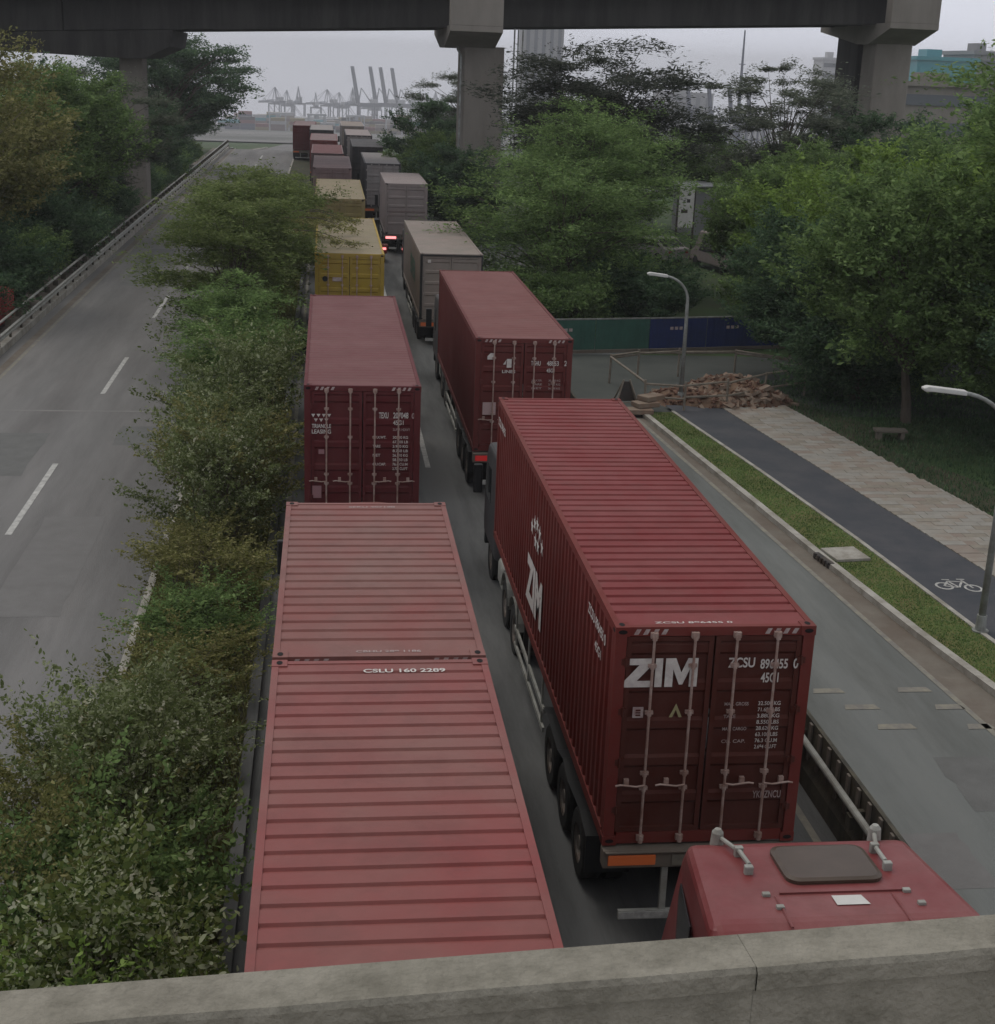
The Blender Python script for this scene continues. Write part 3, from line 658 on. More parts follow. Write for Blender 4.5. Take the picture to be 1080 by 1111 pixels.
# -- left lane, nearest two twenty-footers on one trailer
a1 = container('faded red twenty foot container cut off by the parapet, nearest in the left lane', (-.60, 9.13, 1.50), L20, H20, P['coral2'], rib=.275, ribd=.025, frac=.7)
b1 = container('faded red twenty foot container, second in the left lane', (-.60, 15.27, 1.50), L20, H20, P['coral'], rib=.29, ribd=.023, frac=.68)
put_text(a1, 'CSLU 160 2289', 1.02, 5.70, H20-.007, .92, .10, 'top', LT, .02); 
put_text(b1, 'CBHU 289 1186', .95, .14, H20-.007, .75, .06, 'top', LD, .01); put_text(b1, 'SEKU 407180', .95, 5.80, H20-.007, .70, .07, 'top', LD, .01)
T('container trailer beneath the two nearest faded red twenty foot containers', (-.60, 9.1, 0), 1.49)
tractor('tractor under the front of the second faded red container, hidden from above', (-.58, 18.9, 0), P['deepred'])
g = MB(); g.path([(-.42, 21.95, 3.66), (-.1, 22.0, 3.78), (.4, 22.0, 3.86), (.8, 22.0, 3.87), (1.25, 22.0, 3.83), (1.7, 21.95, 3.68)], .022)
g.path([(-.42, 21.95, 3.66), (-.42, 22.0, 2.2)], .022); g.path([(1.7, 21.95, 3.68), (1.7, 22.0, 2.2)], .022)
ro = g.build('roof_hoop', P['coral']); tag(ro, 'curved pink steel hoop standing between the second and third containers', 'steel hoop')
# -- third left: maroon forty-footer
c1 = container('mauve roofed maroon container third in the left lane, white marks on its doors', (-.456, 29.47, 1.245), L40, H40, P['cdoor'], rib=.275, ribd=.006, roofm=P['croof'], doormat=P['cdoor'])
put_text(c1, 'TEXU', 1.56, .018, 2.20, .20, .13, 'rear', LT, .02); put_text(c1, '207048', 1.86, .018, 2.20, .32, .13, 'rear', LT, .02); put_text(c1, '0', 2.25, .018, 2.20, .06, .12, 'rear', LD, .02)
put_text(c1, '45G1', 1.86, .018, 2.06, .22, .10, 'rear', LT, .02)
put_text(c1, 'TRIANGLE', .16, .018, 1.98, .40, .09, 'rear', LT, .02); put_text(c1, 'LEASING', .16, .018, 1.86, .40, .09, 'rear', LT, .02)
g = MB()
for r_, n in ((0, 4), (1, 3)):
    for i in range(n):
        cx = .19+i*.11+r_*.055; cz = 2.25-r_*.1; g.prism([(cx-.04, cz+.035), (cx+.04, cz+.035), (cx, cz-.035)], 'y', .012, .018)
g.build('triangle_emblem', LT, c1)
put_text(c1, 'SUPER HEAVY', 1.86, .018, 1.93, .36, .06, 'rear', LD, .01)
for i, (a, b) in enumerate((('MAX.WT.', '30.480 KG'), ('', '67.200 LB'), ('TARE', '3.970 KG'), ('', '8.750 LB'), ('NET', '26.510 KG'), ('', '58.450 LB'), ('CU.CAP.', '76.4 CU.M'), ('', '2.700 CU.FT'))):
    zc = 1.76-i*.098
    if a: put_text(c1, a, 1.44, .018, zc, .28 if len(a) > 4 else .16, .06, 'rear', LT, .02)
    put_text(c1, b, 1.86, .018, zc, .32, .06, 'rear', LT, .015)
g = MB(); g.box(.17, .36, .012, .018, .45, .72); g.box(.30, .42, .012, .018, 1.42, 1.52); g.build('label_plate', mat('faded_label', (.30, .16, .17), .7), c1)
# -- right second: brick red forty-footer
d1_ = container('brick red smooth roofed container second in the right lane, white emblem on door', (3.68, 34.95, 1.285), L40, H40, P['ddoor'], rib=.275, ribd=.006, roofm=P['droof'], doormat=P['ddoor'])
put_text(d1_, 'TGHU', 1.40, .018, 2.22, .24, .12, 'rear', LT, .02); put_text(d1_, '48853', 1.80, .018, 2.22, .30, .12, 'rear', LT, .02); put_text(d1_, '2', 2.24, .018, 2.22, .07, .13, 'rear', LT, .02); put_text(d1_, '45G1', 1.80, .018, 2.05, .20, .10, 'rear', LT, .02)
put_text(d1_, '1', .79, .018, 2.16, .12, .22, 'rear', LT, .03); put_text(d1_, 'LINES', .68, .018, 2.02, .33, .08, 'rear', LT, .02)
g = MB(); g.prism([(.30, 2.36), (.30, 2.44), (.38, 2.52), (.46, 2.52), (.50, 2.42), (.46, 2.36)], 'y', .012, .018); g.prism([(.70, 2.24), (.78, 2.36), (.76, 2.24)], 'y', .012, .018); g.prism([(.94, 2.22), (1.0, 2.3), (.98, 2.2)], 'y', .012, .018); g.build('emblem', LT, d1_)
for i, (a, b) in enumerate((('MAX.GR.', '30.480 KG'), ('TARE', '3.900 KG'), ('NET', '26.580 KG'))):
    put_text(d1_, a, 1.44, .018, 1.82-i*.10, .26, .05, 'rear', LD, .01); put_text(d1_, b, 1.86, .018, 1.82-i*.10, .30, .05, 'rear', LD, .01)
g = MB(); g.box(.22, .55, .012, .018, .95, 1.27); g.build('label_plate', mat('faded_label_pale', (.42, .30, .29), .7), d1_)

queue = [
 # label words, x, y, L, H, base z, side, roof, door, cab colour
 ('yellow forty foot container with pale roof under the overhanging branch, fourth in the left lane', 'pale roofed yellow container', -.40, 51.0, L40, H40, 1.25, 'yellow', 'ytop', 'yellow'),
 ('olive yellow container just ahead of the branch covered yellow one', 'olive yellow container', -.55, 71.5, L40, H40, 1.30, 'olive', 'ytop', 'olive'),
 ('dusty mauve container right ahead of the olive yellow container, left lane', 'nearest dusty mauve container', -.85, 93.2, L40, H40, 1.25, 'mauve', 'mauve', 'mauve'),
 ('second dusty mauve container beyond the olive yellow one, left lane', 'second dusty mauve container', -1.15, 112.4, L40, H20, 1.28, 'mauve', 'croof', 'mauve'),
 ('grey mauve container third beyond the olive yellow one, left lane', 'third container beyond the olive yellow one', -1.45, 131.0, L40, H20, 1.28, 'deepred', 'mauve', 'deepred'),
 ('last visible grey roofed container at the head of the left lane', 'last container of the left lane', -1.7, 150.5, L40, H20, 1.28, 'dark', 'greyroof', 'dark'),
 ('off white box body with dark door frame, ahead of the brick red container', 'off white box with the dark door frame', 3.62, 56.0, L40, H20, 1.0, 'white', 'white', 'white'),
 ('pinkish grey plain container ahead of the off white box, brake lamps glowing beneath it', 'pinkish grey container', 3.34, 84.0, 8.6, H40, 1.12, 'pinkgrey', 'pinkgrey', 'pinkgrey'),
 ('black sided container with grey roof ahead of the pinkish grey one, right lane', 'nearest black sided container', 2.55, 99.0, L40, H40, 1.22, 'dark', 'greyroof', 'greyroof'),
 ('black container with dark roof further up the right lane', 'second black sided container', 2.05, 117.8, L40, H40, 1.25, 'dark', 'dark', 'dark'),
 ('pale roofed container beyond the two black ones in the right lane', 'pale roofed container beyond the black ones', 1.75, 136.6, L40, H40, 1.22, 'dark', 'pinkgrey', 'greyroof'),
 ('farthest white topped container of the right lane', 'farthest white topped container', 1.5, 155.5, L40, H40, 1.25, 'greyroof', 'white', 'white'),
 ('deep red container alone left of the far queue, beside the median', 'deep red container left of the far queue', -3.6, 161.0, L40, H20, 1.20, 'cdoor', 'mauve', 'cdoor'),
]
T('container trailer carrying the mauve roofed maroon container', (-.456, 29.47, 0), 1.24)
tr0, _ = tractor('dark red tractor pulling the mauve roofed maroon container', (-.45, 39.2, 0), P['cdoor'])
T('container trailer carrying the brick red container', (3.68, 34.95, 0), 1.28, lamp='red_lens')
tractor('pale tractor pulling the brick red container', (3.80, 44.7, 0), P['dark'])
base_tr = None
for i, (lab, short, x, y, L, H, bz, sm, rm, dm) in enumerate(queue):
    c = container(lab, (x, y, bz), L, H, P[dm if i in (6, 7) else sm], rib=.29, ribd=.006, roofm=P[rm], doormat=P[dm], near=(i in (0, 6)), sidem=P[sm], stripes=False, rods=(0 if i in (6, 7) else 4))
    if i == 0:
        q = MB(); q.prism([(.36+.10*math.cos(k*PI/4), 2.0+.10*math.sin(k*PI/4)) for k in range(8)], 'y', .012, .018); q.build('emblem', M['black'], c)
        MB().box(.62, .95, .012, .018, 1.92, 2.06).build('label_plate', LD, c)
    if i == 6:
        g = MB(); g.box(.0, .10, -.03, -.006, .02, H-.04); g.box(CW-.05, CW, -.03, -.006, .02, H-.04); g.box(.1, CW-.05, -.03, -.006, H-.09, H-.04); g.build('door_surround', M['black'], c)
        MB().box(.30, .42, .01, .018, H-.36, H-.24).build('label_plate', M['letter'], c)
        # faded dark panel lettering on the side
        put_text(c, 'EVER', -.004, 6.4, 1.0, 3.4, .85, 'left', mat('faded_green_letter', (.07, .13, .10), .7), .04, 'side_lettering')
    if i == 7:
        MB().box(.12, CW-.12, -.012, -.004, 1.3, 1.34).build('door_seam', M['mauve'] if 'mauve' in M else P['mauve'], c)
    if i == 2:
        put_text(c, 'HANJIN', .3, .018, 1.75, 1.6, .35, 'rear', LD, .02) if False else MB().box(.2, 2.2, .012, .018, 1.7, 2.2).build('door_band', P['cdoor'], c)
    if base_tr is None:
        base_tr = T('container trailer under the '+short, (x, y, 0), 1.24)
        base_tc, _ = tractor('tractor pulling the '+short, (x+.01, y+9.7, 0), P['greyroof'])
        base_tc2, _ = tractor('tractor pulling the '+queue[1][1], (queue[1][2], queue[1][3]+9.7, 0), P['dark'])
        continue
    t = T('x', (0, 0, 0), 1.24, lamp='lampon') if i == 7 else copy_tree(base_tr); t.location = (x, y, min(0, bz-1.25)); t['label'] = 'container trailer under the '+short
    if i == 1: continue
    t = copy_tree(base_tc if i % 2 else base_tc2); t.location = (x+.10, y+(9.7 if L > 9 else 6.1), -.02); t['label'] = 'tractor pulling the '+short
# brake lamps lit under the pinkish grey box
g = MB()
for dx, dz in ((.35, .62), (2.0, .62)): g.tube((3.34+dx, 83.80, dz), (3.34+dx, 83.86, dz), .13, n=12)
def scooter():
    t = thing('motorcycle', 'small red motorcycle with lit rear lamp standing between the lanes', 'motorcycle', (3.18, 80.4, 0))
    g = MB(); g.box(-.16, .16, .1, 1.2, .45, .8); g.prism([(-.2, .75), (.5, .95), (1.1, .75), (1.1, .5), (-.2, .5)], 'x', -.18, .18); g.build('body', P['deepred'], t, bevel=.05)
    for y in (0, 1.3): g = MB(); g.tube((-.05, y, .28), (.05, y, .28), .28, n=16); g.build('wheel', M['rubber'], t)
    g = MB(); g.box(-.2, .2, -.25, .2, .7, 1.0); g.build('top_box', P['deepred'], t, bevel=.04)
    g = MB(); g.box(-.1, .1, -.29, -.25, .72, .84); g.build('rear_lamp', M['lampon'], t)
    g = MB(); g.tube((-.35, 1.05, 1.05), (.35, 1.05, 1.05), .02); g.tube((0, 1.3, .3), (0, 1.05, 1.05), .03); g.build('handlebar', M['chassis'], t)
scooter()
lo = g.build('stop_lamps', M['lampon']) if False else None

# -- red cab following the nearest dark red container
def red_cab():
    pr = paint('paint_cab_red', (0.1804, 0.0328, 0.0344), .22, .4, rough=.38)
    t, cab = tractor('pinkish red tractor cab with dark roof hatch at the bottom right corner', (3.47, 6.6, 0), pr, True)
    t.scale = (1.08, 1.08, 1.08)
    for ob_ in [cab]+[c for c in cab.children if c.name.split('.')[0] in ('side_window', 'windscreen')]:
        for v in ob_.data.vertices:
            if v.co.y > .6:
                f = min(1, (v.co.y-.6)/1.5)*.17*max(0, min(1, (v.co.z-1.0)/.9)); v.co.x = 1.23+(v.co.x-1.23)*(1-f)
    t['group'] = 'tractors pulling the queued trailers'
    g = MB(); n = 24; vs = []
    # rounded hatch
    def rr(cx, cy, a, b, r, z): 
        o = []
        for (sx, sy, s) in ((1, 1, 0), (-1, 1, 1), (-1, -1, 2), (1, -1, 3)):
            for k in range(6):
                t_ = (s+k/5)*PI/2; o.append((cx+sx*(a-r)+r*math.cos(t_), cy+sy*(b-r)+r*math.sin(t_), z))
        return o
    zt = lambda y: 2.93+(1.72-y)/(1.72-.25)*.07
    lo = rr(1.33, 1.22, .45, .33, .12, 0); hi = rr(1.33, 1.22, .41, .29, .1, 0)
    lo_ = [(x, y, zt(y)-.005) for x, y, z in lo]; mid_ = [(x, y, zt(y)+.035) for x, y, z in lo]; hi_ = [(x, y, zt(y)+.05) for x, y, z in hi]
    n = len(lo); g.add(lo_+mid_+hi_, [(i, (i+1) % n, n+(i+1) % n, n+i) for i in range(n)]+[(n+i, n+(i+1) % n, 2*n+(i+1) % n, 2*n+i) for i in range(n)]+[tuple(range(2*n, 3*n))])
    g.build('roof_hatch', M['hatch'], cab)
    g = MB(); g.add([(1.2, .52, zt(.5)+.008), (1.5, .52, zt(.5)+.008), (1.47, .68, zt(.68)+.008), (1.2, .68, zt(.68)+.008)], [(0, 1, 2, 3)]); g.build('roof_sticker', M['white'], cab)
    g = MB()
    g.box(.75, 1.95, .735, .75, zt(.74)-.01, zt(.74)+.018); g.build('roof_seam', pr, cab)
    for x in (.46, 2.0):
        g = MB(); g.tube((x, 1.75, 2.88), (x, 1.75, 3.02), .065, .055, n=16); g.tube((x, 1.75, 3.02), (x, 1.75, 3.055), .055, .03, n=16); g.build('marker_lamp', M['railsteel'], cab, smooth=False)
        g = MB(); s = .12 if x < 1 else -.12
        g.path([(x+s*.2, 1.7, 2.98), (x+s, 1.4, 3.01), (x+s*1.1, 1.15, 3.03)], .022); g.build('air_horn', M['railsteel'], cab)
        for yy in (1.45, 1.12): g = MB(); g.box(x+s-.04, x+s+.04, yy-.03, yy+.03, 2.93, 3.04); g.build('horn_bracket', M['railsteel'], cab, bevel=.01)
    for x in (.70, 1.76):
        g = MB(); g.path([(x, .2, zt(.2)-.005), (x, .5, zt(.5)+.008), (x, .70, zt(.7)-.002)], .012, n=6); g.build('roof_rib', pr, cab)
    for x, yy in ((.62, .72), (.68, .5), (1.9, .72), (1.95, .5)): MB().box(x-.03, x+.04, yy-.02, yy+.03, zt(yy)-.01, zt(yy)+.03).build('roof_bracket', M['railsteel'], cab, bevel=.008)
red_cab()

# ------------------------------------------------------------------ barriers and rails
def crash_wall():
    t = thing('crash_barrier', 'dark soot stained barrier with a pale pipe rail between queue and service road', 'barrier', (7.42, -20, 0))
    L = 110.0
    g = MB(); g.prism([(0, 0), (.2, 0), (.2, 1.02), (.14, 1.06), (.1, 1.06), (.09, .5), (0, .3)], 'y', 0, L); g.build('wall', M['wall_dark'], t)
    g = MB(); g.tube((-.06, 0, .82), (-.06, L, .82), .055, n=12); g.build('pipe_rail', M['railsteel'], t)
    k = 0; y = .8
    me = None
    while y < L and k < 95:
        g = MB(); 
        if me is None:
            g.box(-.13, .02, 0, .16, .55, .75); g.box(-.05, .1, .03, .12, .62, .82); me = g.mesh('bracket', M['wall_dark'])
            me2 = MB().box(.055, .09, .0, .10, .35, 1.04).mesh('stiffener', M['gutter'])
        link('bracket', me, t, (0, y, 0))
        y += 2.6; k += 1
    for k in range(90): link('stiffener', me2, t, (0, 24+k*.42, 0))
crash_wall()
def guard_rail():
    t = thing('guard_rail', 'long pale metal guard rail along the outer edge of the left carriageway', 'guard rail', (-11.68, 0, 0))
    g = MB(); ys = list(range(8, 196, 4))
    prof = [(0, .44), (.05, .48), (.05, .53), (0, .56), (0, .59), (.05, .62), (.05, .67), (0, .71)]
    vs = []; fs = []
    for y in ys: vs += [(a, y, b+zg(y)) for a, b in prof]+[(a-.012, y, b+zg(y)) for a, b in prof]
    n = len(prof)
    for j in range(len(ys)-1):
        for i in range(n-1):
            a = j*2*n+i; fs.append((a, a+1, a+1+2*n, a+2*n)); a += n; fs.append((a, a+2*n, a+1+2*n, a+1))
    g.add(vs, fs); g.build('beam', M['railsteel'], t)
    g = MB(); g.path([(-.22, y, .95+zg(y)) for y in ys], .05, n=8); g.build('top_rail', M['railsteel'], t)
    pm = MB().box(-.10, -.02, -.04, .04, 0, .7).box(-.24, -.02, -.03, .03, .7, .93).mesh('post', M['wall_dark'])
    for k in range(92): y = 9+k*2.0; link('post', pm, t, (0, y, zg(y)))
guard_rail()
struct(strip('rail_plinth', -11.9, -11.62, -30, 300, .26, M['kerb'], 3, thick=.26))
struct(strip('left_verge', -13.5, -11.95, -30, 300, .05, M['gutter'], 3, thick=.05))

def street_lamp(label, x, y, H, arm, drop=0):
    t = thing('street_lamp', label, 'street lamp', (x, y, .1))
    H = H-.1
    g = MB(); g.tube((0, 0, .02), (0, 0, .35), .11, .10, n=12); g.tube((0, 0, 0), (0, 0, .03), .17, n=12); g.build('base', M['steel'], t)
    pts = [(0, 0, .35), (0, 0, H*.55), (-.01, 0, H*.80)]; n = 10
    for i in range(1, n+1):
        a = i/n*PI/2*.93; pts.append((-.01-arm*.62*(1-math.cos(a)), 0, H*.80+H*.19*math.sin(a)))
    g = MB(); g.path(pts, [.075, .062, .055]+[.05-.012*i/n for i in range(1, n+1)], n=10); g.build('pole', M['steel'], t, smooth=True)
    e0 = Vector(pts[-1]); e1 = e0+Vector((-arm*.42, 0, H*.015))
    g = MB(); g.prism([(e0.x+.08, e0.z-.05), (e0.x+.08, e0.z+.045), (e1.x+.1, e1.z+.055), (e1.x, e1.z+.02), (e1.x+.02, e1.z-.035)], 'y', -.085, .085); hd = g.build('lamp_head', M['white'], t, bevel=.02)
    MB().box(e1.x+.06, e0.x-.08, -.06, .06, e1.z-.055, e1.z-.04).build('lens', M['letter'], hd)
street_lamp('slim grey street lamp with curved arm standing in the rubble heap', 11.76, 45.9, 4.35, 1.45)
street_lamp('slim grey street lamp with curved arm beside the bicycle symbol at right edge', 13.09, 25.6, 5.05, 1.9)

# ------------------------------------------------------------------ rubble and its fence
def rubble():
    t = thing('rubble_heap', 'heap of broken brick and paving blocking the far end of the bicycle path', 'rubble heap', (13.4, 46.7, 0))
    rnd = random.Random(9); g = MB(); nx, ny = 26, 16; vs = []
    def hz(u, v):
        return max(0, 1-(u*u+v*v))
    for j in range(ny+1):
        for i in range(nx+1):
            u = -1+2*i/nx; v = -1+2*j/ny; h = hz(u, v)**.8*.55*(1+.5*math.sin(u*5+v*3))+rnd.random()*.12*(h_ if (h_ := hz(u, v)) > 0 else 0)
            vs.append((u*2.5, v*1.7, h-.02))
    g.add(vs, [(j*(nx+1)+i, j*(nx+1)+i+1, (j+1)*(nx+1)+i+1, (j+1)*(nx+1)+i) for j in range(ny) for i in range(nx)]); g.build('mound', mat('rubble_earth', (.15, .085, .055), .98, var=(.22, .15, .10), scale=4, stain=(.07, .04, .03), sscale=3, samt=.7, bump=.8), t)
    for nm, mt, cnt, s in (('brick_rubble', M['brick'], 520, .07), ('slab_rubble', M['rubblepale'], 190, .14)):
        g = MB()
        for k in range(cnt):
            u, v = rnd.uniform(-1, 1), rnd.uniform(-1, 1)
            if u*u+v*v > 1.05: continue
            if nm[0] == 's' and u < -.3 and rnd.random() < .6: continue
            z = hz(u, v)**.8*.55*(1+.5*math.sin(u*5+v*3))+.03
            R = Euler((rnd.uniform(-.7, .7), rnd.uniform(-.7, .7), rnd.uniform(0, 6.3))).to_matrix(); a, b, c = s*rnd.uniform(.6, 1.6), s*rnd.uniform(.5, 1.1), s*rnd.uniform(.2, .5)
            vs = [R @ Vector((x*a*rnd.uniform(.7, 1.1), y*b*rnd.uniform(.7, 1.1), q*c))+Vector((u*2.5, v*1.7, z)) for q in (-1, 1) for y in (-1, 1) for x in (-1, 1)]
            g.add(vs, [(0, 2, 3, 1), (4, 5, 7, 6), (0, 1, 5, 4), (1, 3, 7, 5), (3, 2, 6, 7), (2, 0, 4, 6)])
        o = g.build(nm, mt, t); o['kind'] = 'stuff'
    f = thing('pole_fence', 'makeshift fence of rough poles around the rubble heap', 'fence')
    front = [(10.35, 45.0), (11.6, 44.75), (13.2, 45.35), (14.8, 46.5), (16.6, 47.6)]; back = [(10.0, 49.3), (11.2, 50.2), (12.8, 50.6), (14.9, 50.6), (16.6, 49.6)]
    for L in (front, back):
        for a, b in zip(L, L[1:]):
            for h in (.95, .5 if L is front else .9):
                g = MB(); g.tube((a[0], a[1], h+rnd.uniform(-.05, .05)), (b[0], b[1], h+rnd.uniform(-.05, .05)), .045, .035, n=6); g.build('rail', M['bamboo'], f)
        for p in L: g = MB(); g.tube((p[0], p[1], 0), (p[0]+rnd.uniform(-.05, .05), p[1], 1.05), .04, n=6); g.build('post', M['bamboo'], f)
    for a, b in ((front[0], back[0]), (front[-1], back[-1])): g = MB(); g.tube((a[0], a[1], .95), (b[0], b[1], .95), .04, n=6); g.build('rail', M['bamboo'], f)
    # A-frame barrier at the kerb end
    q = thing('trestle', 'dark folding trestle standing at the left end of the pole fence', 'trestle', (9.75, 45.2, 0))
    for s in (-1, 1):
        g = MB(); g.tube((-.45, .35*s, 0), (-.1, 0, 1.0), .03); g.tube((.45, .35*s, 0), (.1, 0, 1.0), .03); g.tube((-.35, .25*s, .3), (.35, .25*s, .3), .02); g.build('leg_frame', M['bamboo'], q)
    g = MB(); g.prism([(-.3, .3), (.3, .3), (.08, .95), (-.08, .95)], 'y', -.02, .02); g.build('board', M['chassis'], q)
    for i in range(3):
        g = MB(); g.box(-.4, .4, -.25, .25, 0, .16); o = g.build('paving_slab', M['rubblepale'], bevel=.02); o.location = (10.05+i*.22, 44.3+i*.25, .1+.17*i); o.rotation_euler = (0, 0, .3*i)
        tag(o, ('bottom', 'middle', 'top')[i]+' slab of the small stack beside the kerb end and trestle', 'paving slab', 'stacked slabs by the kerb')
rubble()
def hoardings():
    segs = [((8.2, 54.6), (10.5, 55.0), 'hoard_g', 'green'), ((10.5, 55.0), (12.75, 55.4), 'hoard_g', 'green'), ((12.75, 55.4), (15.2, 55.9), 'hoard_b', 'blue'), ((15.2, 55.9), (17.6, 56.4), 'hoard_b', 'blue'), ((17.6, 56.4), (20.2, 56.9), 'hoard_b', 'blue')]
    nm = {0: 'leftmost green hoarding panel across the side road', 1: 'green hoarding panel touching the first blue one', 2: 'blue hoarding panel next to the green ones behind the lamp', 3: 'middle blue hoarding panel across the side road', 4: 'blue hoarding panel farthest right, under the trees'}
    for i, (a, b, m, c) in enumerate(segs):
        L = math.hypot(b[0]-a[0], b[1]-a[1])-.03
        t = thing('hoarding', nm[i], 'hoarding', (a[0], a[1], 0), math.atan2(b[1]-a[1], b[0]-a[0]), 'site hoardings across the side road')
        g = MB(); n = 16
        for k in range(n): g.box(L*k/n, L*(k+.5)/n, -.02, .02, .12, 1.30); g.box(L*(k+.5)/n, L*(k+1)/n, -.005, .015, .12, 1.30)
        g.build('panel', M[m], t)
        g = MB(); g.box(-.0, L, -.04, .04, 1.30, 1.35); g.build('top_rail', M['steel'], t); MB().box(0, L, -.15, .1, 0, .12).build('base_block', M['gutter'], t)
        if i in (0, 2, 3, 4):
            g = MB()
            for k in range(3): g.box(L*.35+k*.2, L*.35+k*.2+.14, -.028, -.024, .85, .97)
            g.build('marks', M['letterdim'], t)
hoardings()
def bench():
    t = thing('stone_bench', 'pale stone bench on the dark lawn beside the big tree trunk', 'bench', (17.35, 41.5, 0), -.1)
    MB().box(-.5, .5, -.2, .2, .26, .34).build('seat', M['gutter'], t, bevel=.015)
    for x in (-.4, .3): MB().box(x, x+.12, -.16, .16, 0, .26).build('leg', M['gutter'], t)
bench()
def drain():
    t = thing('drain_inlet', 'kerbside drain inlet with pale slab set in the grass verge', 'drain inlet', (11.36, 30.1, .1), .13)
    MB().box(.16, 1.0, -.35, .5, 0, .07).build('slab', M['kerb'], t, bevel=.01)
    g = MB()
    g.box(-.10, .02, -.5, .3, .0, .04)
    for k in range(5): g.box(-.13, -.10, -.45+k*.16, -.37+k*.16, -.08, .035)
    g.build('grate', M['chassis'], t)
drain()

# ------------------------------------------------------------------ vegetation
def leaves(pts, size, rng, flat=.5, asp=2.2, outward=None, nv=4):
    n = len(pts)
    d = rng.normal(size=(n, 3)); 
    if outward is not None: d = d*.7+outward*1.2
    d[:, 2] *= flat; d /= np.linalg.norm(d, axis=1)[:, None]+1e-9
    u = rng.normal(size=(n, 3)); u[:, :2] *= flat; u[:, 2] += .6; s = np.cross(d, u); s /= np.linalg.norm(s, axis=1)[:, None]+1e-9
    sz = size*(rng.uniform(.45, 1.25, n)+(rng.random(n) < .12)*.6)[:, None]
    a = pts-d*sz*.5; b = pts+d*sz*.5; c1 = pts+s*sz*.5/asp+d*sz*.05; c2 = pts-s*sz*.5/asp+d*sz*.05
    if nv == 6:
        nrm = np.cross(d, s)*sz*.06
        w1 = s*sz*.5/asp; return np.stack([a, pts-d*sz*.18+w1*.85+nrm, pts+d*sz*.2+w1*.75+nrm, b-nrm, pts+d*sz*.2-w1*.75+nrm, pts-d*sz*.18-w1*.85+nrm], 1).reshape(-1, 3)
    return np.stack([a, c1, b, c2], 1).reshape(-1, 3)
def leafmesh(name, V, m, k=4):
    me = bpy.data.meshes.new(name); n = len(V)//k
    me.vertices.add(len(V)); me.vertices.foreach_set('co', V.ravel().astype(np.float32))
    me.loops.add(k*n); me.loops.foreach_set('vertex_index', np.arange(k*n, dtype=np.int32))
    me.polygons.add(n); me.polygons.foreach_set('loop_start', np.arange(0, k*n, k, dtype=np.int32))
    me.materials.append(m); me.update(calc_edges=True); me.validate(); return me
